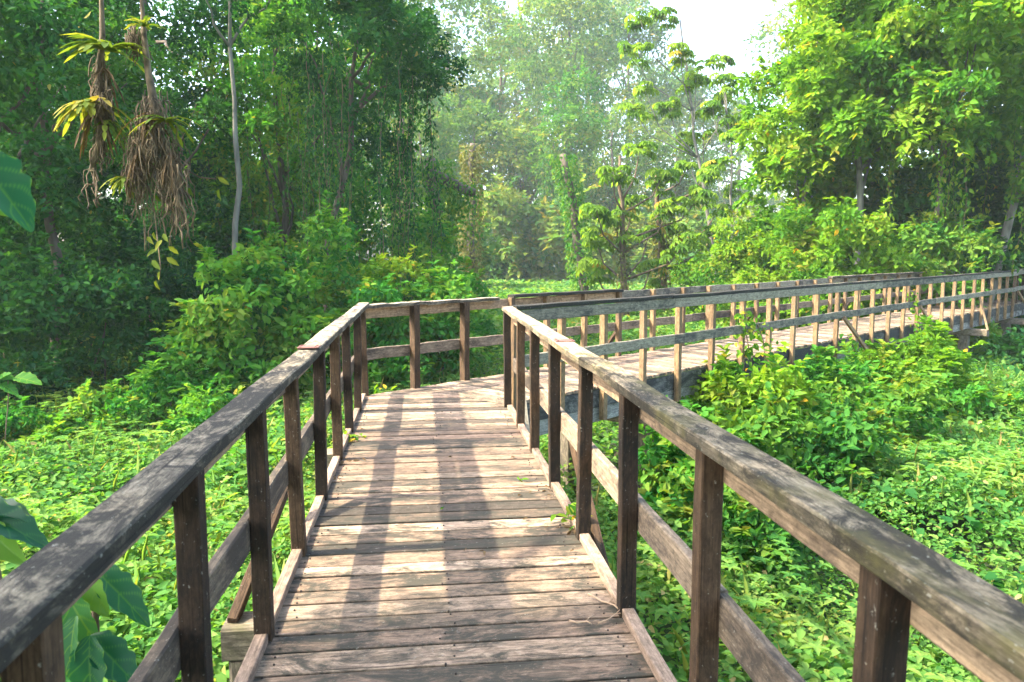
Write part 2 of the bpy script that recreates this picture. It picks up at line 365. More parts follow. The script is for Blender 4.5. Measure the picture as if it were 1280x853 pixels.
# planks of the first stretch
b = Build(); yy = -3.0
seam = lambda y: XR if y < YC else XR - (y - YC) * (XR + .047) / (9.16 - YC)
farx = lambda y: (OF + y * S2) / C2
while yy < 9.1:
    wd = random.choice([.11, .12, .13, .135, .14, .155]); y0, y1 = yy, min(yy + wd, 9.14)
    l0, l1 = max(XL, farx(y0)), max(XL, farx(y1)); r0, r1 = seam(y0), seam(y1)
    jl, jr = random.uniform(-.012, .004), random.uniform(-.01, .012)
    if y0 > YC - .2: jr = -.004
    if y0 > 8.4: jl = .0
    if r1 - l1 > .01:
        zt = random.uniform(-.005, .002)
        b.prism([(l0 + jl, y0), (r0 + jr, y0), (r1 + jr, y1), (l1 + jl, y1)], -.04, zt, (1, 0))
    yy += wd + random.uniform(.011, .021)
link('planking', b.mesh('planking_first', M['deck']), bw)
b = Build()
for y in np.arange(1.6, 8.4, .068):
    for xx in (-.60, .10, .79):
        px_ = xx + random.gauss(0, .022); py_ = y + random.gauss(0, .012); a6 = np.arange(6) / 6 * 2 * math.pi
        b.prism(np.stack([px_ + .0045 * np.cos(a6), py_ + .0045 * np.sin(a6)], 1), -.01, .0042, (1, 0))
tag(link('nail_heads', b.mesh('nail_heads', plain('rusty_nail', (.035, .025, .02), .6)), bw), kind='stuff')
# planks of the second stretch
b = Build(); s = 5.66
while s < S_END:
    wd = random.choice([.11, .12, .13, .135, .14, .155]); e0, e1 = random.uniform(-.01, .015), random.uniform(-.012, .0)
    A, B_ = d2(s, OF - e0), d2(s, ON + e1); D_, E_ = d2(s + wd, ON + e1), d2(s + wd, OF - e0)
    b.prism([A[:2], B_[:2], D_[:2], E_[:2]], -.04, random.uniform(-.006, .002), (C2, -S2))
    s += wd + random.uniform(.011, .021)
link('planking', b.mesh('planking_second', M['deck']), bw)

def beam_part(name, mat, parent, A, B, wd, ht, side=None, **kw):
    o = np.asarray(A, float); bb = Build(); bb.beam((0, 0, 0), np.asarray(B, float) - o, wd, ht, side, **kw)
    return link(name, bb.mesh(name, mat), parent, tuple(o))
LP = [-1.45, -.53, .39, 1.31, 2.22, 3.13, 4.04, 4.96, 5.93, 6.88, 7.80]         # left posts, y
RP = [-1.40, -.49, .42, 1.33, 2.24, 3.17, 4.09, 5.06, 5.99, 6.89]
# kerbs between the posts
def kerb(x, ys):
    for y0, y1 in zip(ys[:-1], ys[1:]):
        beam_part('kerb', M['kerb'], bw, (x, y0 + .036, .018), (x, y1 - .036, .018 + random.uniform(-.004, .004)), .055, .042, (1, 0, 0), rings=4, jit=.002)
kerb(-.685, LP + [8.62]); kerb(.885, RP + [7.80])
# edge beams
for xx in (-.645, .835):
    beam_part('edge_beam', M['rail'], bw, (xx, -3, -.15), (xx, 8.5 if xx < 0 else 7.75, -.15), .06, .21, (1, 0, 0))
s0 = 5.95
while s0 < S_END:
    s1 = min(s0 + 3.7 + random.uniform(-.1, .1), S_END)
    beam_part('fascia_board', M['fascia_dark'], bw, d2(s0, ON - .022, -.155), d2(s1 - .006, ON - .022, -.155 + random.uniform(-.01, .01)), .045, .215, SIDE2, rings=8, jit=.002)
    beam_part('fascia_board', M['fascia'], bw, d2(s0, ON - .055, -.36), d2(s1 - .006, ON - .055, -.36), .05, .185, SIDE2, rings=8, jit=.003)
    s0 = s1
beam_part('edge_beam', M['fascia'], bw, d2(4.8, OF + .06, -.15), d2(S_END, OF + .06, -.15), .06, .21, SIDE2)
# outrigger beams and piers
for y in (.2, 3.75, 7.05):
    beam_part('cross_beam', M['concrete'], bw, (-1.0, y, -.30), (.93, y, -.30), .20, .17, (0, 1, 0), cham=.012, rings=3)
    for xx in (-.87, .72):
        beam_part('pier', M['concrete'], bw, (xx, y, GZ - .15), (xx, y, -.387), .2, .2, (1, 0, 0), cham=.015, rings=6, jit=.003)
for s in (8.25, 14.6, 19.2, 24.0, 28.9, 33.5):
    beam_part('cross_beam', M['concrete'], bw, d2(s, OF - .35, -.555), d2(s, ON + .42, -.555), .24, .19, DIR2, cham=.015, rings=3)
    beam_part('pier', M['concrete'], bw, d2(s, ON - .16 if s > 9 else ON + .06, GZ - .15), d2(s, ON - .16 if s > 9 else ON + .06, -.652), .26, .24, DIR2, cham=.015, rings=6, jit=.003)
    beam_part('pier', M['concrete'], bw, d2(s, OF + .2, GZ - .15), d2(s, OF + .2, -.652), .24, .24, DIR2, cham=.015, rings=6, jit=.003)

# ------------------------------------------------------------------ railings
def post_mesh(mat, wx, wy, z0, z1, side):
    bb = Build(); bb.beam((0, 0, z0), (0, 0, z1), wx, wy, side, rings=6, jit=.0015); return bb.mesh('post', mat)
def posts(parent, pts, mat, wx, wy, z0, z1, side, lean=.012):
    mes = [post_mesh(mat, wx, wy, z0, z1, side) for _ in range(5)]
    for k, q in enumerate(pts):
        o = link('post', mes[k % 5], parent, (q[0], q[1], 0))
        o.rotation_euler = (random.gauss(0, lean), random.gauss(0, lean), 0)
def runs(parent, name, mat, P, Q, cuts, wd, ht, side, jit=.003, dz=.004, rings=10):
    """A rail from P to Q made of boards butted at the fractions in cuts."""
    P = np.asarray(P, float); Q = np.asarray(Q, float); c = [0] + list(cuts) + [1]; d = (Q - P) / np.linalg.norm(Q - P)
    for u, v in zip(c[:-1], c[1:]):
        z = np.array([0, 0, random.uniform(-dz, dz)])
        beam_part(name, mat, parent, P + (Q - P) * u + d * .003 + z, P + (Q - P) * v - d * .003 + z, wd, ht, side, rings=rings, jit=jit, cham=.006)
PX = (1, 0, 0)
# left railing
lr = thing('railing', (-.68, 4, 0), 'left railing of the near walkway, mildewed grey handrail on dark brown posts', 'railing')
posts(lr, [(-.68, y) for y in LP] + [(-.665, 8.66)], M['post'], .072, .072, -.24, 1.008, PX)
cut = lambda ys, lo, hi: [(y - lo) / (hi - lo) for y in ys]
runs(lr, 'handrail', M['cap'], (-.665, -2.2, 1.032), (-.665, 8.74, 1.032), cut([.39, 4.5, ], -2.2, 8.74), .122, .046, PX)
runs(lr, 'apron_board', M['apron'], (-.735, -2.2, 0.949), (-.735, 8.78, 0.949), cut([1.31, 4.96], -2.2, 8.78), .034, .125, PX)
runs(lr, 'lower_rail', M['rail'], (-.738, -2.2, .455), (-.738, 8.80, .455), cut([1.31, 4.99], -2.2, 8.8), .042, .135, PX)
beam_part('brace', M['post'], lr, (-.96, 3.72, -.215), (-.775, 4.93, .40), .05, .07, (1, .2, 0))
bb = Build(); bb.beam((-.06, 0, 0), (.06, 0, 0), .11, .006, (0, 1, 0), cham=.001)
for dx in (-.045, .045):
    for dy in (-.035, .035): bb.beam((dx - .006, dy, .004), (dx + .006, dy, .004), .012, .008, (0, 1, 0), cham=.002)
link('metal_plate', bb.mesh('metal_plate', M['rust']), lr, (-.665, 4.5, 1.0635))
# right railing
rr = thing('railing', (.885, 4, 0), 'right railing of the near walkway, mossy brown handrail ending at the corner posts', 'railing')
posts(rr, [(.885, y) for y in RP], M['post'], .072, .072, -.24, 1.008, PX, .008)
posts(rr, [(.872, 7.86)], M['post'], .075, .075, -.24, 1.02, PX, .003)
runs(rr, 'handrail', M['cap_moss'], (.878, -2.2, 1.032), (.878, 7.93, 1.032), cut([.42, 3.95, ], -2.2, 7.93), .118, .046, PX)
runs(rr, 'apron_board', M['apron'], (.940, -2.2, 0.949), (.940, 7.86, 0.949), cut([1.33, 5.06], -2.2, 7.86), .034, .125, PX)
runs(rr, 'lower_rail', M['rail'], (.943, -2.2, .455), (.943, 7.80, .455), cut([2.24, 5.99], -2.2, 7.8), .042, .135, PX)
beam_part('brace', M['post'], rr, (.99, 3.75, -.32), (.985, 4.95, .40), .05, .07, (1, .2, 0))
beam_part('brace', M['far_rail'], rr, (.99, 7.05, -.32), (.985, 7.72, .40), .05, .07, (1, .2, 0))
link('metal_plate', bb.mesh('metal_plate', M['rust']), rr, (.878, 4.68, 1.0600))
# outer railing: back of the landing and far side of the second stretch
FS = [5.63, 6.43, 7.30, 8.01, 8.83, 9.7, 10.65, 11.55, 12.42, 13.34, 14.29, 15.21, 16.14, 17.06, 17.94, 18.83, 19.71, 20.63, 21.54, 22.5, 23.45, 24.4, 25.33, 26.26, 27.2, 28.13, 29.06, 30.0, 30.9, 31.8]
orl = thing('railing', tuple(d2(15, OF)), 'long outer railing across the back of the landing and along the far side', 'railing')
PO = OF - .0
posts(orl, [d2(s, PO) for s in FS[:2]], M['post'], .10, .085, -.24, 1.0, SIDE2, .005)
posts(orl, [d2(s, PO) for s in FS[2:]], M['far_post'], .075, .075, -.24, 1.02, SIDE2, .008)
Z2 = .985
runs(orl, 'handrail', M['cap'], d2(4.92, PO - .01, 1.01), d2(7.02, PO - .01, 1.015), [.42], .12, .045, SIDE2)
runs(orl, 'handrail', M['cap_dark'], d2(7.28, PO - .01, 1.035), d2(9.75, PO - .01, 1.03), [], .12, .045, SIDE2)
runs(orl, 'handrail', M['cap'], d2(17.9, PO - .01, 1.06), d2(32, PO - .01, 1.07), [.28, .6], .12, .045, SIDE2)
runs(orl, 'apron_board', M['apron'], d2(4.95, PO - .058, .93), d2(9.7, PO - .058, .95), [.33, .72], .034, .12, SIDE2)
runs(orl, 'apron_board', M['far_rail'], d2(9.7, PO - .058, .965), d2(32, PO - .058, 1.0), [.125, .29, .46, .64, .82], .034, .12, SIDE2)
runs(orl, 'lower_rail', M['rail'], d2(4.90, PO - .062, .455), d2(32, PO - .062, .50), [.055, .13, .26, .40, .55, .7, .85], .042, .13, SIDE2)
for s in (9.85, 14.3, 19.4):
    beam_part('brace', M['post'], orl, d2(s - .45, PO - .5, -.45), d2(s, PO - .1, .42), .05, .07, SIDE2)
# near railing of the second stretch
NS = [5.75, 6.52, 7.32, 8.15, 8.98, 9.87, 10.77, 11.67, 12.56, 13.5, 14.41, 15.34, 16.26, 17.21, 18.13, 19.09, 20.03, 21.01, 21.96, 22.88, 23.86, 24.8, 25.75, 26.72, 27.66, 28.61]
PN = ON + .040
nr = thing('railing', tuple(d2(17, ON)), 'pale grey railing along the near side of the far walkway', 'railing')
posts(nr, [d2(s, PN) for s in NS], M['far_post'], .075, .075, -.42, 1.0, SIDE2, .008)
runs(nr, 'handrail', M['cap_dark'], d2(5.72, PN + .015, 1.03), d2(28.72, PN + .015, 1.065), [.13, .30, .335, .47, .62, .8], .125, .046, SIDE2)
runs(nr, 'apron_board', M['far_rail'], d2(5.78, PN + .057, .945), d2(28.7, PN + .057, .98), [.13, .30, .47, .62, .8], .034, .125, SIDE2)
runs(nr, 'lower_rail', M['far_rail'], d2(5.78, PN + .060, .455), d2(28.7, PN + .060, .49), [.13, .29, .46, .63, .81], .042, .13, SIDE2)
for s, e in ((14.5, .75), (18.95, .6), (24.1, -.45), (28.7, .7)):
    beam_part('brace', M['far_post'], nr, d2(s, PN + .1, .42), d2(s + e, PN + .45, -.46), .05, .07, SIDE2)
# next railing beyond, in the shade
er = thing('railing', tuple(d2(30, ON)), 'shaded railing continuing beyond the far end of the pale grey one', 'railing')
posts(er, [d2(s, PN - .1) for s in (29.5, 30.4, 31.3, 32.2, 33.1, 34.0)], M['post'], .075, .075, -.42, 1.05, SIDE2, .008)
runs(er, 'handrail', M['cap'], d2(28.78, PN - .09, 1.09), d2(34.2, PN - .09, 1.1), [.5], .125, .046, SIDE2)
runs(er, 'apron_board', M['far_rail'], d2(28.78, PN - .043, 1.0), d2(34.2, PN - .043, 1.01), [.5], .034, .125, SIDE2)
runs(er, 'lower_rail', M['far_rail'], d2(28.78, PN - .04, .49), d2(34.2, PN - .04, .49), [.5], .042, .13, SIDE2)

# ------------------------------------------------------------------ ground cover
def on_deck(x, y):
    a = (x > -1.05) & (x < 1.25) & (y < 9)
    off = x * C2 - y * S2; s = x * S2 + y * C2
    return a | ((off > OF - .3) & (off < ON + .3) & (s > 4.5))
lv = Leaves()
def cover(r0, r1, dens, L, zr, wr=.62):
    ar = R(122) / 2 * (r1 * r1 - r0 * r0); n = int(ar * dens)
    r = np.sqrt(rng.uniform(r0 * r0, r1 * r1, n)); be = rng.uniform(R(-56), R(66), n)
    x, y = r * np.sin(be), r * np.cos(be)
    keep = (~on_deck(x, y) | (rng.random(n) < .25)) & (vnoise(x * 1.3 + 20, y * 1.3 + 60) + rng.random(n) * .5 > .33); x, y = x[keep], y[keep]; n = len(x)
    zt = cover_z(x, y) - rng.random(n) ** 1.6 * zr + np.where(rng.random(n) < .12, rng.random(n) * .14, 0)
    # a patchy tone, so that lighter and darker plants stand side by side
    tone = .25 + .5 * vnoise(x * .9 + 30, y * .9) * rng.uniform(.5, 1.2, n) + rng.uniform(-.15, .3, n)
    tone = np.where(rng.random(n) < .01, 1, np.minimum(tone, .92))
    # plants of about four leaves around one stalk
    ang = rng.uniform(0, 2 * math.pi, n); tilt = rng.normal(.0, .35, n)
    ax = np.stack([np.cos(ang), np.sin(ang), -.15 + tilt * 1.3], 1); L = L * (.55 + .75 * vnoise(x * .7 + 50, y * .7 + 8))
    nn = np.stack([rng.normal(0, .5, n), rng.normal(0, .5, n), np.ones(n)], 1)
    lv.add(np.stack([x, y, zt], 1), ax, nn, L * rng.uniform(.55, 1.3, n), wr, fold=.08, droop=.15, tone=tone)
cover(1.2, 8, 1500, .088, .40)
cover(8, 14, 850, .10, .40)
cover(14, 22, 420, .12, .40)
cover(22, 45, 90, .22, .40)
cover(45, 100, 22, .42, .45)
n = 5200; r = np.sqrt(rng.uniform(2, 20 ** 2, n)); be = rng.uniform(R(-56), R(66), n); x, y = r * np.sin(be), r * np.cos(be); k = ~on_deck(x, y); x, y = x[k], y[k]; n = len(x)
lv.add(np.stack([x, y, cover_z(x, y) - .22], 1), np.stack([rng.normal(0, .4, n), rng.normal(0, .4, n), np.ones(n)], 1), rng.normal(0, 1, (n, 3)), rng.uniform(.18, .5, n), .022, fold=0, tone=rng.uniform(.6, 1, n))
n = 9000; r = np.sqrt(rng.uniform(2, 22 ** 2, n)); be = rng.uniform(R(-56), R(66), n); x, y = r * np.sin(be), r * np.cos(be); k = ~on_deck(x, y) & (vnoise(x * .4 + 70, y * .4 + 5) > .5); x, y = x[k], y[k]; n = len(x)
an = rng.uniform(0, 6.28, n); zc = cover_z(x, y) + rng.uniform(.02, .2, n)
for q in range(5):                                                   # taller plants with whorls of narrow leaves
    a = an + q * 1.257; lv.add(np.stack([x, y, zc], 1), np.stack([np.cos(a), np.sin(a), np.full(n, .1)], 1), np.stack([-.3 * np.cos(a), -.3 * np.sin(a), np.ones(n)], 1), rng.uniform(.07, .12, n), .38, tone=np.clip(.35 + .5 * vnoise(x, y) + rng.normal(0, .08, n), 0, .8))
n = 9000; r = np.sqrt(rng.uniform(2, 24 ** 2, n)); be = rng.uniform(R(-56), R(66), n); x, y = r * np.sin(be), r * np.cos(be); k = ~on_deck(x, y) & (vnoise(x * .33 + 11, y * .33 + 41) > .56); x, y = x[k], y[k]; n = len(x)
an = rng.uniform(0, 6.28, n)                                         # patches of a broader, darker leaf
lv.add(np.stack([x, y, cover_z(x, y) + rng.uniform(-.08, .12, n)], 1), np.stack([np.cos(an), np.sin(an), rng.normal(-.3, .3, n)], 1), np.stack([rng.normal(0, .35, n), rng.normal(0, .35, n), np.ones(n)], 1), rng.uniform(.10, .19, n), .72, tone=np.clip(rng.normal(.16, .12, n), 0, .6))
n = 2600; r = np.sqrt(rng.uniform(2, 16 ** 2, n)); be = rng.uniform(R(-56), R(66), n); x, y = r * np.sin(be), r * np.cos(be); k = ~on_deck(x, y); x, y = x[k], y[k]; n = len(x)
an = rng.uniform(0, 6.28, n)                                         # withered leaves
lv.add(np.stack([x, y, cover_z(x, y) + rng.uniform(-.1, .02, n)], 1), np.stack([np.cos(an), np.sin(an), rng.normal(-.3, .4, n)], 1), rng.normal(0, .6, (n, 3)) + np.array([0, 0, 1]), rng.uniform(.05, .09, n), .4, tone=np.full(n, 1.0))
gc = link('ground_cover', lv.mesh('ground_cover', M['cover'])); tag(gc, 'bright green leafy ground cover filling the marsh', 'ground cover', kind='stuff')

# ------------------------------------------------------------------ trees and shrubs
def blob(cx, cy, cz, rx, ry, rz, n, rmin, rmax, surf=.55):
    d = nrm(rng.normal(0, 1, (n, 3))); q = (surf + (1 - surf) * rng.random(n))[:, None]
    c = np.array([cx, cy, cz]) + d * q * np.array([rx, ry, rz])
    return c, rng.uniform(rmin, rmax, n)
def tree(name, px, dep, py, ry_px, rx_px, label, mat, bark, nleaf, L, nclump=40, cr=(.5, 1.0), group=None, trunk_r=.16, lean=0.0, cat='tree',
         hang=.3, wr=.5, vines=0, vmat=None, limbs=6, flat=.75, surf=.5, deep=1.0, lowz=None, fork=4):
    """Crown centred in direction (px, py) at that depth; sizes in metres from the angular sizes."""
    c = unproj(px, py, dep); k = dep / FPX; rx, rz = rx_px * k, ry_px * k
    bx, by = c[0] - lean, c[1]; gz = float(ground_z(bx, by))
    root = thing(name, (bx, by, gz), label, cat, group)
    bt = Build(); top = np.array([c[0], c[1], c[2] + rz * .55]); tp = wander((bx, by, gz - .2), top, 12, .35)
    bt.tube(tp, np.linspace(trunk_r, trunk_r * .25, 12), 9, .06)
    for _ in range(limbs):
        f = rng.integers(fork, 10); A = tp[f]; d = nrm(rng.normal(0, 1, 3)) * np.array([rx, rx * deep, rz * .6]) * .75
        B_ = c + d
        bt.tube(wander(A, B_, 7, .25), np.linspace(trunk_r * .38, .012, 7), 6, .05)
    link('trunk', bt_mesh(bt, bark, root), root, (bx, by, gz))
    cen, rad = blob(*c, rx, rx * deep, rz, nclump, *cr, surf)
    if lowz is not None: cen[:, 2] = np.maximum(cen[:, 2], lowz)
    lv = Leaves(); lv.clumps(cen, rad, nleaf, L, wr, hang=hang, flat=flat); lv.sprays(cen, rad, int(nclump * 2.5), L * 1.1, wr)
    link('crown', lv.mesh('crown', mat, (bx, by, gz)), root, (bx, by, gz))
    if vines:
        lv = Leaves(); bt = Build()
        for _ in range(vines):
            q = rng.uniform(-1, 1, 2); A = c + np.array([q[0] * rx * .9, q[1] * rx * deep * .9, -rz * rng.uniform(-.3, .6)])
            Ln = rng.uniform(.25, .9) * (A[2] - gz)
            vine_strand(lv, bt, A, Ln, L * .8, 17 / max(L * 10, 1))
        if bt.n: link('vine_stem', bt_mesh(bt, M['bark_brown'], root), root, (bx, by, gz))
        link('hanging_vine', lv.mesh('hanging_vine', vmat or mat, (bx, by, gz)), root, (bx, by, gz))
    return root
def bt_mesh(bt, mat, root):
    o = np.array(WL[root.name]); bt.V = [v - o for v in bt.V]; return bt.mesh('wood', mat, True)
def vine_strand(lv, bt, A, Ln, L, dens, r=.008):
    A = np.asarray(A, float); B_ = A + np.array([rng.normal(0, .12) * Ln * .3, rng.normal(0, .12) * Ln * .3, -Ln])
    P = wander(A, B_, 10, .18); bt.tube(P, r, 4)
    n = max(6, int(Ln * dens * 3)); u = rng.random(n) * 9; i = np.minimum(u.astype(int), 8); f = (u - i)[:, None]
    pos = P[i] * (1 - f) + P[i + 1] * f + rng.normal(0, L * .7, (n, 3))
    ax = np.stack([rng.normal(0, .6, n), rng.normal(0, .6, n), -np.ones(n)], 1)
    lv.add(pos, ax, rng.normal(0, 1, (n, 3)) + np.array([-.2, -.4, .4]), L * rng.uniform(.6, 1.3, n), .5, tone=np.clip(.25 + rng.normal(.2, .25, n), 0, .92))
def shrub(px, dep, ytop, wpx, label, mat, nleaf, L, nclump=24, name='shrub', cat='shrub', deep=.9, cr=(.28, .6), wr=.55, hang=.35, stems=6, group=None, vmat=None, vines=0, up=.7):
    """A mound from the ground up to the height seen at ytop."""
    xy = spot(px, dep); k = dep / FPX; zt = unproj(px, ytop, dep)[2]; gz = float(ground_z(*xy)); h = zt - gz; rx = wpx * k / 2
    root = thing(name, (xy[0], xy[1], gz), label, cat, group)
    cen, rad = blob(xy[0], xy[1], gz + h * .42, rx * .85, rx * deep * .85, h * .5, nclump, min(cr[0], h * .3), min(cr[1], h * .4), .45)
    lv = Leaves(); lv.clumps(cen, rad, nleaf, L, wr, hang=hang, up=up); lv.sprays(cen, rad, nclump * 3, L * 1.1, wr, (.5, 1.5))
    link('foliage', lv.mesh('foliage', mat, (xy[0], xy[1], gz)), root, (xy[0], xy[1], gz))
    for k2 in range(min(stems, 4)):
        bt = Build(); q = cen[rng.integers(len(cen))]; bt.tube(wander((xy[0] + rng.normal(0, .12), xy[1] + rng.normal(0, .12), gz - .1), q, 7, .12), np.linspace(.03, .008, 7), 5)
        link('stem', bt_mesh(bt, M['bark_dark'], root), root, (xy[0], xy[1], gz))
    return root

# tree beside the walkway behind the camera's left, whose crown shades the near planks
def shade_tree():
    bx, by = -7.6, -.6; gz = float(ground_z(bx, by))
    root = thing('overhanging_tree', (bx, by, gz), 'spreading tree standing left of the walkway, its unseen crown widened to shade the nearest planks', 'tree')
    bt = Build(); tp = wander((bx, by, gz - .2), (-6.6, -.6, 7.2), 12, .3); bt.tube(tp, np.linspace(.26, .1, 12), 10, .05)
    for q in ((2.5, -1, 7.2), (0, -3, 7.6), (-5, 2.2, 6), (-7.5, 2.4, 6.6), (-6, -3.6, 6.4), (-9, -2, 6.8), (-5, -1, 6.8)):
        bt.tube(wander(tp[8], q, 7, .2), np.linspace(.11, .02, 7), 6)
    link('trunk', bt_mesh(bt, M['bark_dark'], root), root, (bx, by, gz))
    cen = np.stack([rng.uniform(-9, 4.5, 230), rng.uniform(-7, 2.3, 230), rng.uniform(5.4, 9, 230)], 1); rad = rng.uniform(.55, .9, 230)  # crown stretched out of view over the camera to cut sky light
    cen[:26] = np.stack([rng.uniform(-7.6, -3.6, 26), np.full(26, 2.3), rng.uniform(5.4, 7.6, 26)], 1)
    lv = Leaves(); lv.clumps(cen, rad, 52000, .17, .55, shell=.2)
    link('crown', lv.mesh('crown', M['mid'], (bx, by, gz)), root, (bx, by, gz))
shade_tree()

# left forest edge
T = tree
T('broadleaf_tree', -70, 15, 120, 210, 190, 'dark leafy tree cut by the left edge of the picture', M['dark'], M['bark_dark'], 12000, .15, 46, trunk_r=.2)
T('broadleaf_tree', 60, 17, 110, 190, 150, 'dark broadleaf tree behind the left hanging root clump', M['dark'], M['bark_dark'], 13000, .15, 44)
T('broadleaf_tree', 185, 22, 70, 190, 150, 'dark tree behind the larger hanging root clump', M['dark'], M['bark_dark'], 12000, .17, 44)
T('pale_trunk_tree', 288, 18.5, -60, 90, 120, 'slender tree with pale forked trunk left of centre', M['dark'], M['bark_pale'], 6000, .15, 26, trunk_r=.10, limbs=6, lean=.1, fork=8)
T('broadleaf_tree', 345, 25, 110, 180, 120, 'tree with drooping vines right of the slender pale trunk', M['lush'], M['bark_dark'], 10000, .18, 40, vines=40)
T('broadleaf_tree', 455, 21, 75, 120, 105, 'dense dark crown overhanging the bushes left of the sky gap', M['dark'], M['bark_dark'], 12000, .15, 40, vines=36, lean=1.5)
T('broadleaf_tree', 100, 27, 60, 260, 190, 'tall tree deep in the left forest behind the darker front ones', M['dark'], M['bark_dark'], 9000, .22, 40, cr=(.8, 1.5))
T('broadleaf_tree', -30, 24, 80, 260, 190, 'shadowy tree far behind at the left edge', M['dark'], M['bark_dark'], 9000, .22, 40, cr=(.8, 1.5))
T('broadleaf_tree', 255, 30, 110, 240, 150, 'leafy green tree behind the pale forked trunk', M['lush'], M['bark_dark'], 9000, .24, 40, cr=(.8, 1.5))
T('broadleaf_tree', 400, 33, 130, 220, 110, 'vine hung tree behind the overhanging dark crown', M['lush'], M['bark_dark'], 8500, .25, 40, cr=(.8, 1.4), vines=40)
# understory on the left
S = shrub
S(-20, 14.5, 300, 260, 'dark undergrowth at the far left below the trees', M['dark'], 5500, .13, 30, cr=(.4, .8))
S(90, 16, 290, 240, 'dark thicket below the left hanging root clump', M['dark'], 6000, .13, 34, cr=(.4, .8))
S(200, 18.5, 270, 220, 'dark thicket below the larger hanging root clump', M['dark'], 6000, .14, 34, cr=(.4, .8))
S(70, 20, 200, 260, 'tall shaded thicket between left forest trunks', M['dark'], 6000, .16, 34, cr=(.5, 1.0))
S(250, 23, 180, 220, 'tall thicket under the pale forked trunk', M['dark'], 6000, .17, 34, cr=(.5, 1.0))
S(320, 15.5, 305, 215, 'rounded green vine covered mound left of the walkway corner', M['lush'], 8000, .165, 44, name='vine_mound', cat='shrub', cr=(.35, .65))
S(205, 14.2, 455, 170, 'low leafy slope spilling down beside the vine mound', M['lush'], 3400, .13, 24, cr=(.25, .45))
S(20, 12.5, 505, 150, 'low leafy clump at the left forest edge below the large pale leaves', M['lush'], 3200, .11, 22, cr=(.2, .4), name='low_shrub')
S(120, 13.2, 490, 140, 'low leafy clump before the dark undergrowth, right of the large pale leaves', M['lush'], 3200, .11, 22, cr=(.2, .4), name='low_shrub')
S(260, 12.8, 500, 160, 'low leafy clump in front of the big vine covered mound', M['lush'], 3600, .11, 24, cr=(.2, .4), name='low_shrub')
S(390, 18, 255, 170, 'vine draped thicket behind the left railing corner', M['lush'], 6500, .13, 36, cr=(.4, .8))
S(455, 17, 345, 170, 'dark bush right behind the back railing corner', M['lush'], 4800, .15, 30, cr=(.3, .6))
S(470, 19.5, 285, 120, 'yellow green shrub behind the back railing', M['bright'], 4200, .13, 24, cr=(.3, .6))
S(545, 18.5, 340, 130, 'leafy bush behind the middle posts of the back railing', M['lush'], 4600, .15, 28, cr=(.3, .6))
S(572, 21, 318, 80, 'rounded bush at the end of the hedge, by the bright clearing', M['lush'], 3400, .16, 20, cr=(.3, .6))
S(500, 26, 250, 150, 'pale leafy thicket behind the hedge of bushes', M['lush'], 5000, .18, 30, cr=(.5, .9))
S(430, 27, 200, 170, 'tall tangled thicket below the overhanging crown', M['lush'], 6500, .18, 36, cr=(.5, 1.0))

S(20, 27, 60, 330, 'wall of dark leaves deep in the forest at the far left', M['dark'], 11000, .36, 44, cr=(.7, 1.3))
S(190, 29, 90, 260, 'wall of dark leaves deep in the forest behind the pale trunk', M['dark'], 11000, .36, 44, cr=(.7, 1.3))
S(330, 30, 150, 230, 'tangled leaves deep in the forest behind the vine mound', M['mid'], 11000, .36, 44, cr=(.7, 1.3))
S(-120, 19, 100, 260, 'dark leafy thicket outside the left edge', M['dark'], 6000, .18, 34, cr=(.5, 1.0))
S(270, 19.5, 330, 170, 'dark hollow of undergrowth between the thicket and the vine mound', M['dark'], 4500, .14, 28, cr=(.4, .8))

# vine-clad broken trunks in the middle distance
def vine_column(px, dep, ytop, wpx, label, mat, nleaf, L, lean=(0, 0), stub=None):
    xy = spot(px, dep); gz = float(ground_z(*xy)); zt = unproj(px, ytop, dep)[2]; r = wpx * dep / FPX / 2
    root = thing('vine_clad_trunk', (xy[0], xy[1], gz), label, 'tree trunk')
    P = wander((xy[0], xy[1], gz - .2), (xy[0] + lean[0], xy[1] + lean[1], zt), 12, .25); bt = Build(); bt.tube(P, np.linspace(r * .4, r * .28, 12), 10, .08)
    if stub is not None: bt.tube(wander(P[-2], P[-2] + np.array(stub), 6, .15), np.linspace(r * .35, r * .2, 6), 8)
    link('trunk', bt_mesh(bt, M['bark_dark'], root), root, (xy[0], xy[1], gz))
    n = nleaf; u = rng.random(n) * 10.99; i = u.astype(int); f = (u - i)[:, None]; an = rng.uniform(0, 2 * math.pi, n)
    prof = r * (.75 + .5 * vnoise(u * .9 + px, an * .8)); d = np.stack([np.cos(an), np.sin(an), np.zeros(n)], 1)
    pos = P[i] * (1 - f) + P[i + 1] * f + d * (prof * rng.uniform(.7, 1.1, n))[:, None]
    if stub is not None:
        k = n // 4; v = rng.random(k); pos[:k] = P[-2] + v[:, None] * np.array(stub) + rng.normal(0, r * .35, (k, 3)) + np.array([0, 0, -1]) * (rng.random(k) ** 2 * r * 2.4)[:, None]
    lv = Leaves(); lv.add(pos, d * .4 + rng.normal(0, .5, (n, 3)) + np.array([0, 0, -.7]), d + rng.normal(0, .4, (n, 3)) + np.array([0, 0, .3]), L * rng.uniform(.6, 1.3, n), .55, tone=np.clip(.3 * vnoise(u, an) + rng.random(n) * .6, 0, .92))
    link('vine_cover', lv.mesh('vine_cover', mat, (xy[0], xy[1], gz)), root, (xy[0], xy[1], gz))
vine_column(540, 33, 200, 52, 'broken trunk wrapped in dark vines with a drooping side arm', M['mid'], 5200, .16, stub=(1.9, .2, -.7))
vine_column(592, 47, 182, 26, 'pale bare trunk draped with a few vines right of the dark one', M['vine_brown'], 2600, .22)
vine_column(505, 50, 150, 22, 'distant straight trunk with pale bark behind the hedge', M['vine_brown'], 1800, .24)

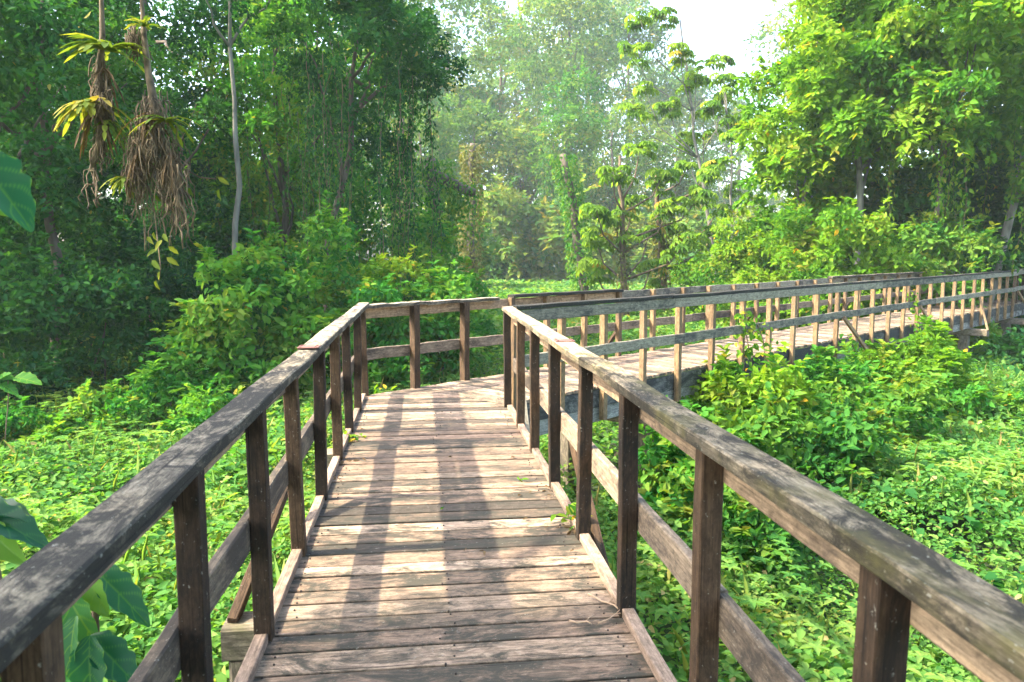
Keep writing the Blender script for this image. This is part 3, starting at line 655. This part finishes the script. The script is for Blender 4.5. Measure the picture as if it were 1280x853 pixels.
# far hazy trees
F = dict(cr=(2.6, 5.2), cat='tree', trunk_r=.75)
T('tall_tree', 560, 116, 110, 125, 70, 'tall hazy tree left of the dotted sky gaps', M['hazy'], M['bark_brown'], 9000, 0.67, 34, vines=11, vmat=M['vine_brown'], **F)
T('tall_tree', 625, 147, 95, 105, 62, 'hazy broad crown behind the pale bare trunk', M['hazy'], M['bark_brown'], 7000, 0.80, 26, vines=9, vmat=M['vine_brown'], **F)
T('tall_tree', 712, 126, 70, 105, 62, 'tall tree hung with long bluish vine curtains', M['hazy'], M['bark_dark'], 7500, 0.72, 26, vines=24, **F)
T('tall_tree', 785, 144, 110, 120, 60, 'hazy vine hung tree behind the umbrella leaved tree', M['hazy'], M['bark_dark'], 7000, 0.80, 26, vines=10, **F)
T('tall_tree', 500, 108, 70, 120, 70, 'hazy tree beside the overhanging dark crown', M['hazy'], M['bark_brown'], 7000, 0.67, 30, vines=9, vmat=M['vine_brown'], **F)
T('tall_tree', 660, 184, 120, 130, 70, 'palest tree at the very back of the clearing', M['hazy'], M['bark_brown'], 6000, 0.96, 24, vines=8, **F)
T('tall_tree', 850, 168, 175, 95, 60, 'hazy tree behind the thin pale stems', M['hazy'], M['bark_dark'], 6000, 0.88, 26, vines=10, **F)
T('tall_tree', 925, 184, 200, 110, 70, 'misty tree just left of the bright green mass', M['hazy'], M['bark_dark'], 6000, 0.96, 24, vines=10, **F)
T('tall_tree', 430, 105, 110, 170, 80, 'misty tree glimpsed through the overhanging crown', M['hazy'], M['bark_brown'], 7000, 0.67, 34, **F)
T('tall_tree', 1020, 131, 90, 190, 90, 'tall tree rising behind the bright green mass', M['hazy'], M['bark_pale'], 7000, 0.72, 34, **F)
T('tall_tree', 745, 192, 20, 100, 60, 'pale high crown between the vine hung trees', M['hazy'], M['bark_brown'], 4500, 0.96, 20, **F)
G = dict(cr=(1.8, 3.4), cat='tree', trunk_r=.4)
T('tall_tree', 525, 88, 205, 75, 48, 'shorter vine draped tree behind the broken wrapped trunk', M['hazy'], M['bark_brown'], 5200, .5, 24, vines=26, vmat=M['vine_brown'], **G)
T('tall_tree', 592, 97, 195, 70, 50, 'shorter tree filling the gap behind the pale bare trunk', M['hazy'], M['bark_brown'], 5000, .52, 22, vines=24, **G)
T('tall_tree', 655, 102, 200, 62, 46, 'shorter draped tree in front of the palest tree', M['hazy'], M['bark_dark'], 4600, .52, 22, vines=22, vmat=M['vine_brown'], **G)
T('tall_tree', 708, 92, 165, 95, 34, 'narrow dark tree wrapped in vines from crown to foot', M['mid'], M['bark_dark'], 4600, .5, 24, vines=40, **G)
T('tall_tree', 765, 100, 205, 70, 48, 'shorter draped tree behind the hand shaped leaves', M['hazy'], M['bark_dark'], 4600, .52, 22, vines=22, **G)
T('tall_tree', 845, 105, 225, 60, 50, 'shorter misty tree below the white sky gap', M['hazy'], M['bark_dark'], 4200, .52, 20, vines=16, **G)
for k, (px, dep, yt, wp, lab) in enumerate([
        (560, 63, 265, 110, 'hazy thicket behind the broken vine wrapped trunk'),
        (615, 81, 230, 90, 'teal thicket at the left of the clearing back'),
        (665, 83, 262, 90, 'low dark thicket closing the back of the clearing'),
        (715, 81, 235, 90, 'dark thicket below the bluish vine curtains'),
        (765, 78, 250, 90, 'thicket behind the umbrella leaved tree'),
        (825, 76, 262, 100, 'thicket behind the brown leaning trunk'),
        (885, 71, 270, 110, 'hazy shrubs below the thin pale stems'),
        (640, 107, 205, 120, 'pale far thicket showing above the clearing'),
        (740, 110, 195, 130, 'pale far thicket behind the vine curtains'),
        (850, 105, 225, 140, 'pale far thicket behind the thin stems'),
        (950, 73, 255, 130, 'light green thicket left of the bright mass')]):
    S(px, dep, yt, wp, lab, M['hazy'], 3600, .6, 26, cr=(1.0, 2.2), name='thicket', cat='thicket', stems=4)
# wood closing the view all round
lv = Leaves(); cen = []
for be in np.arange(-62, 74, 1.1):
    dd = 205 + rng.uniform(-8, 20)
    for _ in range(5): cen.append((dd * math.sin(R(be)) + rng.normal(0, 4), dd * math.cos(R(be)) + rng.normal(0, 4), rng.uniform(-1, 14 if 1 < be < 27 else 40)))
lv.clumps(np.array(cen), rng.uniform(3.5, 7, len(cen)), 60000, 1.3, .6)
fw_ = link('far_wood', lv.mesh('far_wood', M['hazy'])); tag(fw_, 'misty wood closing the view behind everything', 'wood', kind='stuff')

# umbrella-leaved (palmate) trees
def rosette(lv, c, r, nl=9, lob=8, L=.36):
    for _ in range(nl):
        a = rng.uniform(0, 2 * math.pi); el = rng.uniform(-.5, .5); d = np.array([math.cos(a) * math.cos(el), math.sin(a) * math.cos(el), math.sin(el)])
        h = c + d * r * rng.uniform(.5, 1.0); nn = nrm(d * .5 + np.array([0, 0, 1.0])); ref = np.cross(nn, d); ref = ref / np.linalg.norm(ref); q = np.cross(ref, nn)
        an = np.linspace(-2.6, 2.6, lob); ax = q[None] * np.cos(an)[:, None] + ref[None] * np.sin(an)[:, None] - nn[None] * .35
        t = np.full(lob, rng.uniform(.1, .92)) if rng.random() > .025 else np.full(lob, 1.0)
        lv.add(np.repeat(h[None], lob, 0), ax, np.repeat(nn[None], lob, 0), L * rng.uniform(.8, 1.15, lob), .36, droop=.3, tone=t)
def cecropia(px, dep, base_px, tips, label, bark, L=.36, r=.14, nl=13, twig_from=.55, vine=0):
    xy = spot(base_px, dep); gz = float(ground_z(*xy)); root = thing('umbrella_tree', (xy[0], xy[1], gz), label, 'tree')
    top = unproj(px, min(t[1] for t in tips) + 10, dep); bt = Build(); P = wander((xy[0], xy[1], gz - .1), top, 14, .25); bt.tube(P, np.linspace(r, r * .3, 14), 9, .04)
    lv = Leaves()
    for (tx, ty) in tips:
        c = unproj(tx, ty, dep + rng.uniform(-1.5, 1.5)); j = int(np.clip(np.argmin(np.abs(P[:, 2] - (c[2] - .8))), 3, 13))
        j = max(2, j - 2); mid = (P[j] + c) / 2 + np.array([0, 0, -.15]) + (c - P[j]) * np.array([.22, .22, 0])
        bt.tube(np.array([P[j], P[j] * .55 + mid * .45, mid, mid * .45 + c * .55, c]), np.linspace(r * .3, .014, 5), 6); rosette(lv, c, L * 1.7, nl, 8, L)
        if rng.random() < .8: rosette(lv, mid * .5 + c * .5 + rng.normal(0, .3, 3), L * 1.4, nl // 2, 8, L * .9)
    link('trunk', bt_mesh(bt, bark, root), root, (xy[0], xy[1], gz))
    link('crown', lv.mesh('crown', M['cecropia'], (xy[0], xy[1], gz)), root, (xy[0], xy[1], gz))
    if vine:
        n = vine; u = rng.random(n) * 9; i = u.astype(int); f = (u - i)[:, None]; d = nrm(rng.normal(0, 1, (n, 3)))
        lv = Leaves(); lv.add(P[i] * (1 - f) + P[i + 1] * f + d * r * rng.uniform(1, 2.2, n)[:, None], d + np.array([0, 0, -1]), d, .16 * rng.uniform(.6, 1.3, n), .55)
        link('climbing_vine', lv.mesh('climbing_vine', M['vine_brown'], (xy[0], xy[1], gz)), root, (xy[0], xy[1], gz))
cecropia(775, 34, 786, [(800, 185), (765, 215), (830, 215), (790, 250), (840, 255), (745, 300), (812, 290), (770, 270), (860, 300), (745, 262), (880, 240), (815, 330), (742, 330)],
         'umbrella leaved tree with large hand shaped leaves in the middle', M['bark_brown'], L=.42, r=.2, vine=700)
cecropia(820, 36, 842, [(860, 205), (885, 215), (850, 285), (890, 290), (900, 262), (870, 330), (905, 325)],
         'leaning reddish vine clad trunk with drooping hand shaped leaves', M['bark_brown'], L=.40, r=.26, vine=1400)
cecropia(850, 42, 905, [(800, 25), (830, 15), (790, 60), (850, 60), (805, 110), (870, 95), (835, 130), (880, 140), (790, 135), (900, 75), (905, 120), (860, 170), (925, 150)],
         'tall airy tree with hand shaped leaves against the white sky', M['bark_pale'], L=.42, r=.14)
cecropia(905, 40, 925, [(905, 95), (890, 130), (915, 170), (895, 205), (925, 230)],
         'thin pale stem with sparse leaves left of the bright mass', M['bark_pale'], L=.38, r=.10)
vine_column(738, 42, 195, 30, 'leaning trunk buried in green vines left of the umbrella leaved tree', M['mid'], 2200, .2, lean=(-1.6, 0))

# bright green mass on the right
H = dict(cr=(.5, 1.0), wr=.55)
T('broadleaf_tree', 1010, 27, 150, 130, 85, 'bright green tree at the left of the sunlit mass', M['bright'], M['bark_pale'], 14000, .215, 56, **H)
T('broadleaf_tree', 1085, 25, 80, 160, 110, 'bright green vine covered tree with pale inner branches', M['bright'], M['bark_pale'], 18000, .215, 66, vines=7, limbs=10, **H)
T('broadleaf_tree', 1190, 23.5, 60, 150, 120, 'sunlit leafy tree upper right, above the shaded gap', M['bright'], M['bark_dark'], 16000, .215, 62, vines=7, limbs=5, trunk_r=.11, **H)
T('broadleaf_tree', 1310, 27, 120, 200, 100, 'leafy tree cut by the right edge of the picture', M['mid'], M['bark_dark'], 13000, .16, 50, **H)
T('broadleaf_tree', 1130, 31, 40, 240, 170, 'tall tree behind the sunlit mass, dark inside', M['mid'], M['bark_dark'], 10000, .24, 46, cr=(.9, 1.6))
T('broadleaf_tree', 1270, 31, 60, 260, 150, 'dark tree behind the far end of the walkway', M['dark'], M['bark_dark'], 9000, .22, 46, cr=(.9, 1.6))
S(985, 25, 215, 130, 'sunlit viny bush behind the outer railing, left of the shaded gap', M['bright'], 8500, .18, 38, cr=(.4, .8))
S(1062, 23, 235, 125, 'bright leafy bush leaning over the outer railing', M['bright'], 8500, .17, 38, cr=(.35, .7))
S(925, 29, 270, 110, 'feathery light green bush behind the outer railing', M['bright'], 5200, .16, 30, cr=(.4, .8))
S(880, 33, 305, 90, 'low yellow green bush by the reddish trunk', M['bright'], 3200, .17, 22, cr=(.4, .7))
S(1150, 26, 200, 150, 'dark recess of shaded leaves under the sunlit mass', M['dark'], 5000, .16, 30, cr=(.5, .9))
S(1235, 27, 235, 150, 'dark thicket behind the leaning pale trunk', M['dark'], 5000, .18, 30, cr=(.5, .9))
S(1310, 27, 240, 130, 'leafy thicket at the right edge beyond the walkway', M['mid'], 4500, .17, 28, cr=(.4, .8))
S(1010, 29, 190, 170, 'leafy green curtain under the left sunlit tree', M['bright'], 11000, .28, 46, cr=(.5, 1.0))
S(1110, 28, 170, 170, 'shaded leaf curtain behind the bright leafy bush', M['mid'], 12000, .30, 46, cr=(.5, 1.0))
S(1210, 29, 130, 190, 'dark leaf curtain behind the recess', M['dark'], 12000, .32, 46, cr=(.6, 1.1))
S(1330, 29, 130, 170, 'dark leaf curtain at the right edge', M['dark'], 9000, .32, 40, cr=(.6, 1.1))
S(1165, 23.5, 262, 150, 'shadowy bush standing before the dark recess, right of the bright leafy bush', M['mid'], 7000, .17, 36, cr=(.35, .7))
# leaning pale trunk at the right
a = unproj(1236, 345, 25.5); c = unproj(1262, 225, 25.5); gz = float(ground_z(a[0], a[1]))
root = thing('leaning_tree', (a[0], a[1], gz), 'leaning grey trunk beside the far end of the walkway', 'tree')
bt = Build(); bt.tube(wander((a[0] - .4, a[1], gz - .2), (c[0] + .9, c[1], c[2] + 3), 12, .2), np.linspace(.17, .10, 12), 12, .05)
link('trunk', bt_mesh(bt, M['bark_pale'], root), root, (a[0], a[1], gz))
cen, rad = blob(c[0] + .8, c[1] - 1.0, c[2] + 2.2, 2.6, 1.6, 2.9, 40, .5, 1.0); lv = Leaves(); lv.clumps(cen, rad, 12000, .18, .5)
link('crown', lv.mesh('crown', M['mid'], (a[0], a[1], gz)), root, (a[0], a[1], gz))

# growth under and against the second stretch
S(930, 10.4, 440, 155, 'pale green vine mound against the near fascia of the far walkway', M['bright'], 6500, .115, 36, cr=(.2, .45), name='vine_mound')
S(1045, 12.4, 434, 150, 'vine mound below the diagonal brace of the far walkway', M['lush'], 6500, .12, 38, cr=(.2, .48), name='vine_mound')
S(1150, 15.0, 402, 145, 'vine mound climbing to the deck under the far walkway', M['bright'], 7000, .13, 38, cr=(.22, .5), name='vine_mound')
S(1000, 9.4, 512, 230, 'dark green low growth in the shade beside the far walkway', M['mid'], 6000, .115, 34, cr=(.2, .45), name='low_shrub')  # mid leaf on the low clumps here paints in the shade beside the walkway
S(1110, 11.4, 478, 210, 'leafy low growth below the two taller vine mounds', M['mid'], 6000, .115, 34, cr=(.2, .45), name='low_shrub')
S(1215, 14.0, 478, 150, 'low leafy growth in front of the end pier', M['lush'], 4600, .12, 28, cr=(.2, .45), name='low_shrub')
S(1285, 20, 430, 110, 'shaded shrubs beyond the end pier', M['dark'], 4200, .15, 26, cr=(.3, .5), name='low_shrub')
S(870, 8.3, 522, 140, 'bush in front of the concrete pier behind the right railing', M['lush'], 4600, .105, 28, cr=(.2, .38), name='low_shrub')
S(930, 7.2, 600, 150, 'dark leafy clump just beyond the right railing', M['mid'], 3600, .10, 24, cr=(.18, .34), name='low_shrub')

S(990, 11.4, 478, 120, 'leafy sprawl filling in between the two nearest vine mounds', M['lush'], 5200, .12, 30, cr=(.2, .45), name='low_shrub')
S(1100, 13.6, 445, 130, 'leafy sprawl between the brace mound and the climbing mound', M['bright'], 5200, .12, 30, cr=(.2, .45), name='low_shrub')
S(1050, 10.2, 545, 240, 'broad low sprawl of leaves in front of all the vine mounds', M['mid'], 6500, .11, 36, cr=(.18, .4), name='low_shrub')

def climber(pts, n, L, label, mat):
    P = np.array(pts, float); o = P[0]; root = thing('climbing_vine', tuple(o), label, 'vine'); bt = Build(); bt.tube(P, .008, 5)
    link('stem', bt_mesh(bt, M['bark_brown'], root), root, tuple(o))
    u = rng.random(n) * (len(P) - 1); i = u.astype(int); f = (u - i)[:, None]; pos = P[i] * (1 - f) + P[i + 1] * f + rng.normal(0, .09, (n, 3))
    lv = Leaves(); lv.add(pos, rng.normal(0, .7, (n, 3)) + np.array([0, -.3, -.4]), rng.normal(0, .5, (n, 3)) + np.array([-.3, -.6, .5]), L * rng.uniform(.5, 1.3, n), .6)
    link('foliage', lv.mesh('foliage', mat, tuple(o)), root, tuple(o))
q = ON + .13
climber([d2(10.9, q + .35, -1.0), d2(10.9, q + .1, -.35), d2(10.85, q, .1), d2(10.7, q, .48), d2(10.6, q - .02, .72)], 150, .11, 'vine climbing a post of the near railing up to its lower rail', M['bright'])
climber([d2(11.2, q + .3, -.8), d2(11.25, q + .1, -.25), d2(11.3, q, .25), d2(11.1, q, .5)], 90, .10, 'short vine beside the taller one on the near railing', M['bright'])
climber([d2(19.0, q + .3, -.9), d2(18.9, q + .1, -.2), d2(18.7, q, .3), d2(18.4, q - .02, .7)], 120, .11, 'vine reaching the lower rail half way along the far walkway', M['bright'])
climber([d2(14.9, q + .4, -.8), d2(14.8, q + .2, -.3), d2(14.6, q + .05, .05)], 90, .12, 'leaves on the diagonal brace of the near railing', M['bright'])

# ------------------------------------------------------------------ hanging root clumps
HD = 6.0
def strap(lv, base, n, L, spread, toneoff=0.0, up=.4, wr=.125, kd=1.0):
    """Strap-leaved rosette: each leaf three leaf segments curving over."""
    for _ in range(n):
        a = rng.uniform(0, 2 * math.pi); d = np.array([math.cos(a) * spread, math.sin(a) * spread, up + rng.normal(0, .25)]); d /= np.linalg.norm(d)
        p = np.array(base, float); Lf = L * rng.uniform(.6, 1.2); t = np.clip(rng.uniform(0, .7) + toneoff, 0, 1)
        for k in range(3):
            nn = nrm(np.array([[-d[0] * .5, -d[1] * .5, 1.0]])); lv.add(p[None], d[None], nn, Lf * .45, kd * wr * (3.4 if k < 2 else 2.6), fold=.05, droop=.0, tone=np.array([t]))
            p = p + d * Lf * .33; d = d + np.array([0, 0, -.42]); d /= np.linalg.norm(d)
def hanging(px_line, rads, label):
    P = np.array([unproj(x, y, HD) for x, y in px_line]); top = np.array([P[0][0] - .25, P[0][1] - .25, 4.9])
    root = thing('hanging_root_clump', tuple(top), label, 'hanging roots'); bt = Build()
    Q = np.concatenate([[top], P]); bt.tube(Q, np.concatenate([[rads[0]], rads]), 9, .12)
    link('stem', bt_mesh(bt, M['root'], root), root, tuple(top)); return root, top, P
def fibres(root, top, box, n, ln, r=.003):
    bt = Build()
    for _ in range(n):
        x0, x1, y0, y1 = box; A = unproj(rng.uniform(x0, x1), rng.uniform(y0, y1), HD + rng.uniform(-.14, .14)); Lf = rng.uniform(*ln)
        bt.tube(wander(A, A + np.array([rng.normal(0, .05), rng.normal(0, .05), -Lf]), 7, .07), r * rng.uniform(.6, 1.8), 4)
    link('root_fibres', bt_mesh(bt, M['root'], root), root, tuple(top))
def wad(root, top, cen, name='matted_roots'):
    """Matted clump of dead fibre: short curved strands packed densely."""
    lv = Leaves(); bt = Build()
    for (x, y, rx, ry, n) in cen:
        for _ in range(int(n * 1.25)):
            A = unproj(x + rng.normal(0, rx * .45), y + rng.normal(0, ry * .45), HD + rng.normal(0, rx * .45 * HD / FPX)); Lf = rng.uniform(.08, .24)
            bt.tube(wander(A, A + np.array([rng.normal(0, .035), rng.normal(0, .035), -Lf]), 6, .035), rng.uniform(.0015, .0055), 4)
    link(name, bt_mesh(bt, M['root'], root), root, tuple(top))
def drop_leaves(root, top, pts, L, mat):
    for (x, y) in pts:
        lv = Leaves(); a = rng.uniform(0, 6.28); lv.add(unproj(x, y, HD + rng.uniform(-.1, .1))[None], np.array([[math.cos(a), math.sin(a) * .4, -.6]]), np.array([[-.3, -.8, .5]]), L * rng.uniform(.8, 1.2), .4, tone=np.array([rng.uniform(.1, .6)]))
        link('leaf', lv.mesh('leaf', mat, top), root, tuple(top))
root, top, P = hanging([(127, 0), (128, 45), (124, 95), (127, 140), (124, 180), (113, 215)], [.017, .021, .026, .034, .03, .015], 'left hanging root clump with yellow green bromeliads')
wad(root, top, [(126, 80, 9, 22, 60), (128, 120, 13, 26, 110), (124, 165, 6, 25, 55)])
fibres(root, top, (112, 120, 205, 215), 6, (.25, .42), .004)
for (bx_, by_, n, L, to, up) in ((136, 64, 34, .31, -.05, .5), (112, 128, 34, .30, .25, -.2), (133, 150, 10, .24, 0, -.5)):
    lv = Leaves(); strap(lv, unproj(bx_, by_, HD - .05), n, L, 1.0, to, up); link('bromeliad', lv.mesh('bromeliad', M['brom'], top), root, tuple(top))
lv = Leaves(); strap(lv, unproj(130, 85, HD - .05), 12, .30, .6, 0, -.7, kd=.4); strap(lv, unproj(118, 140, HD - .05), 16, .32, .6, 0, -.8, kd=.4); link('dead_leaves', lv.mesh('dead_leaves', M['dead'], top), root, tuple(top))
root, top, P = hanging([(177, 0), (180, 45), (185, 90), (193, 130), (197, 165)], [.015, .022, .024, .034, .02], 'larger hanging root clump trailing long fibres and a leafy shoot')
wad(root, top, [(166, 38, 9, 9, 40)], 'root_knot')
wad(root, top, [(190, 130, 17, 16, 100), (184, 170, 29, 30, 190), (170, 212, 16, 22, 70), (214, 200, 12, 38, 80)])
fibres(root, top, (158, 224, 135, 215), 130, (.18, .66), .002); fibres(root, top, (205, 230, 190, 230), 40, (.3, .55), .004)
for (bx_, by_, n, L, to, up) in ((180, 34, 18, .17, -.05, .5), (206, 150, 18, .28, -.1, -.1), (156, 222, 16, .18, .0, -.3)):
    lv = Leaves(); strap(lv, unproj(bx_, by_, HD - .08), n, L, 1.0, to, up); link('bromeliad', lv.mesh('bromeliad', M['brom'], top), root, tuple(top))
lv = Leaves(); strap(lv, unproj(186, 140, HD - .1), 16, .34, .5, 0, -.9, kd=.35); strap(lv, unproj(172, 190, HD - .1), 16, .3, .5, 0, -.9, kd=.35); strap(lv, unproj(212, 190, HD - .1), 12, .3, .5, 0, -.9, kd=.35); link('dead_leaves', lv.mesh('dead_leaves', M['dead'], top), root, tuple(top))
bt = Build(); bt.tube(np.array([unproj(x, y, HD) for x, y in ((185, 232), (193, 262), (197, 300), (201, 335), (199, 352))]), [.006, .006, .005, .004, .003], 5)
bt.tube(np.array([unproj(x, y, HD) for x, y in ((232, 212), (250, 222), (270, 224))]), .004, 4)
link('shoot', bt_mesh(bt, M['root'], root), root, tuple(top))
drop_leaves(root, top, [(192, 290), (204, 292), (196, 312), (208, 322), (190, 325), (200, 340), (195, 350), (203, 300), (272, 222), (274, 236), (190, 245), (233, 235), (184, 296), (210, 308)], .11, M['brom'])
# the branch they hang from, reaching out of the frame to the overhanging tree
br = thing('branch', (-5.6, 1.6, 5.3), 'high branch carrying the hanging root clumps', 'branch'); bt = Build()
bt.tube(wander((-6.9, -.6, 5.0), (-2.9, 5.6, 5.0), 12, .18), np.linspace(.09, .035, 12), 8, .05)
link('limb', bt_mesh(bt, M['bark_dark'], br), br, (-5.6, 1.6, 5.3))

# ------------------------------------------------------------------ broad leaves close by
def broad_leaf(parent, mat, base, tip, nrm_dir, wr, tone, name='leaf', droop=.18, wav=.03):
    """One lobed leaf blade with a raised midrib fold and a wavy edge."""
    base = np.asarray(base, float); tip = np.asarray(tip, float); a = tip - base; Ln = np.linalg.norm(a); a = a / Ln
    n = np.asarray(nrm_dir, float); n = n - a * n.dot(a); n /= np.linalg.norm(n); sd = np.cross(a, n); m, k = 41, 21
    V = []; 
    for i in range(m):
        t = i / (m - 1); hw = wr * Ln * .5 * (math.sin(math.pi * min(1, t ** .75 * .97 + .02)) ** .8) * (1 + .09 * math.sin(t * 27 + tip[0] * 9))
        for j in range(k):
            u = j / (k - 1) * 2 - 1
            V.append(base + a * Ln * (t - .06 * abs(u) * 0) + sd * hw * u + n * Ln * (.10 * abs(u) * hw / (wr * Ln * .5 + 1e-6) - droop * t * t + wav * .4 * math.sin(t * 16 + 2 * u) * abs(u)))
    F = np.array([[i * k + j, i * k + j + 1, (i + 1) * k + j + 1, (i + 1) * k + j] for i in range(m - 1) for j in range(k - 1)])
    o = np.array(WL[parent.name]); V = np.array(V) - o
    uu = np.tile(np.abs(np.linspace(-1, 1, k)), m); tt = np.repeat(np.linspace(0, 1, m), k); vein = (uu < .06) | (np.mod(tt * 9 - uu * 2.2, 1) < .14); tn = np.where(vein, min(.92, tone + .38), tone); tn = np.where((uu > .92) & (np.sin(tt * 40 + tone * 30) > .3), 1.0, tn) + rng.normal(0, .012, m * k)
    return link(name, np_mesh(name, V, F, mat, {'tone': tn}, True), parent, tuple(o))
U = unproj
root = thing('broad_leaved_plant', tuple(U(95, 960, 2.6)), 'broad lobed leaves behind the near left railing post', 'plant')
for q0, q1 in ((U(95, 1500, 3.2), U(118, 745, 2.75)), (U(95, 1300, 3.0), U(-20, 640, 2.4))):
    bt = Build(); bt.tube(wander(q0, q1, 8, .05), .012, 7); link('stem', bt_mesh(bt, M['bark_brown'], root), root, tuple(WL[root.name]))
for (bx_, by_, tx, ty, dd, wr, tone, nd) in (
        (112, 795, 30, 845, 2.7, .42, .25, (-.2, -.5, .8)), (112, 795, 178, 860, 2.65, .42, .2, (.2, -.6, .7)), (112, 795, 110, 900, 2.6, .44, .35, (0, -.7, .6)),
        (108, 715, 128, 772, 2.75, .55, .85, (-.3, -.8, .3)), (118, 712, 186, 775, 2.8, .40, .3, (.3, -.6, .6)), (80, 735, 118, 815, 2.7, .45, .6, (-.3, -.7, .5)),
        (95, 770, 78, 850, 2.62, .45, .5, (-.4, -.7, .5)),
        (-30, 640, 56, 672, 2.4, .38, .1, (0, -.4, .8)), (-30, 645, 22, 705, 2.4, .42, .9, (-.2, -.8, .4)), (-30, 635, 40, 640, 2.45, .36, .2, (0, -.2, .9))):
    broad_leaf(root, M['big'], U(bx_, by_, dd), U(tx, ty, dd - .08), nd, wr, tone)
root = thing('broad_leaf_spray', tuple(U(-40, 215, 1.7)), 'drooping broad leaf at the left edge above the railing', 'leaf')
broad_leaf(root, M['big'], U(-38, 190, 1.7), U(40, 272, 1.65), (.35, -.6, .6), .50, .3)
broad_leaf(root, M['big'], U(-40, 215, 1.72), U(14, 268, 1.7), (-.2, -.8, .4), .5, .8)
bt = Build(); bt.tube(np.array([(-2.05, 1.15, GZ - .1), (-2.0, 1.2, .2), (-1.75, 1.3, 1.5), U(-120, 160, 1.72), U(-38, 192, 1.7)]), [.014, .012, .010, .008, .006], 6); link('stem', bt_mesh(bt, M['bark_brown'], root), root, tuple(WL[root.name]))
root = thing('broad_leaved_plant', tuple(U(8, 520, 12)), 'low plant with large pale leaves by the left forest edge', 'plant')
for (bx_, by_, tx, ty, tone) in ((18, 472, 50, 476, .35), (18, 474, -8, 470, .3), (2, 480, 22, 492, .2), (-4, 478, 10, 464, .3)):
    broad_leaf(root, M['mid'], U(bx_, by_, 12), U(tx, ty, 11.9), (0, -.5, .8), .5, tone)
bt = Build(); bt.tube(wander(U(6, 560, 12), U(10, 476, 12), 6, .03), .009, 5); link('stem', bt_mesh(bt, M['bark_brown'], root), root, tuple(WL[root.name]))

# ------------------------------------------------------------------ small things on the planks
def at(px, py):
    d = unproj(px, py, 1) - CAM; t = -CAM[2] / d[2]; return CAM + d * t
def twig(a, b_, r, label):
    A, B_ = at(*a), at(*b_); A[2] = B_[2] = r + .006; root = thing('twig', tuple(A), label, 'twig')
    bt = Build(); P = wander(A, B_, 6, .02); P[:, 2] = r + .006 + np.abs(rng.normal(0, .006, 6)); bt.tube(P, np.linspace(r, r * .5, 6), 6)
    C_ = P[3] + np.array([.05, .04, .012]); bt.tube(np.array([P[3], (P[3] + C_) / 2 + (0, 0, .004), C_]), r * .5, 5)
    link('stick', bt_mesh(bt, M['twig'], root), root, tuple(A))
twig((735, 748), (778, 770), .006, 'longer dry twig lying by the right kerb')
twig((712, 779), (740, 784), .005, 'short curled twig on the dark plank')
twig((748, 782), (790, 768), .004, 'thin bent twig touching the right kerb')
root = thing('leaf_sprig', tuple(at(712, 655)), 'fresh green leafy sprig poking over the right kerb', 'sprig'); lv = Leaves(); o3 = np.array(WL[root.name])
n = 22; lv.add(o3 + rng.normal(0, .05, (n, 3)) * np.array([1, 1, .5]) + np.array([.05, 0, .05]), rng.normal(0, 1, (n, 3)) + np.array([-.3, 0, .1]), rng.normal(0, .3, (n, 3)) + np.array([0, 0, 1]), .075 * rng.uniform(.7, 1.3, n), .6)
link('leaves', lv.mesh('leaves', M['bright'], o3), root, tuple(o3)); bt = Build(); bt.tube(np.array([o3 + (.16, .02, -.02), o3 + (.08, 0, .04), o3 + (-.04, .0, .04)]), .003, 4); link('stem', bt_mesh(bt, M['bark_brown'], root), root, tuple(o3))
def litter(px, py, n, label, spread=.05, mat='dead', L=.05):
    q = at(px, py); root = thing('dead_leaves' if mat == 'dead' else 'small_fern', tuple(q), label, 'leaves' if mat == 'dead' else 'fern'); lv = Leaves()
    lv.add(q + rng.normal(0, spread, (n, 3)) * np.array([1, 1, .15]) + np.array([0, 0, .015]), rng.normal(0, 1, (n, 3)) * np.array([1, 1, .35]), rng.normal(0, .4, (n, 3)) + np.array([0, 0, 1]), L * rng.uniform(.6, 1.3, n), .45)
    link('leaves', lv.mesh('leaves', M[mat], q), root, tuple(q))
litter(690, 617, 16, 'small heap of dry brown leaves beside the right kerb', .06)
litter(703, 662, 7, 'few brown leaves under the green sprig', .05)
litter(430, 578, 14, 'dry curled leaves against the left kerb', .05)
litter(417, 600, 6, 'pale crumbled leaves beside the left kerb', .03, L=.03)
litter(647, 602, 4, 'single pale green leaf lying on the planks', .012, 'bright', .05)
litter(552, 640, 3, 'tiny green leaf between the two shadow bands', .01, 'bright', .03)
litter(443, 549, 16, 'small fern growing through the left kerb', .05, 'bright', .08)
litter(474, 488, 12, 'little weeds growing at the left corner of the landing', .06, 'bright', .08)
for k in range(16):
    x, y = rng.uniform(-.6, .8), rng.uniform(2.3, 7.6); q = np.array([x, y, .012]); root = thing('leaf_scrap', tuple(q), 'tiny dry leaf scrap scattered on the near planks', 'leaf scrap', 'leaf scraps on the near planks')
    lv = Leaves(); n = rng.integers(1, 3); lv.add(np.repeat(q[None], n, 0), rng.normal(0, 1, (n, 3)) * np.array([1, 1, .15]), rng.normal(0, .25, (n, 3)) + np.array([0, 0, 1]), rng.uniform(.02, .045, n), .45)
    link('leaf', lv.mesh('leaf', M['dead'], q), root, tuple(q))
print('leaves total faces', sum(len(o.data.polygons) for o in C.objects if o.type == 'MESH'))
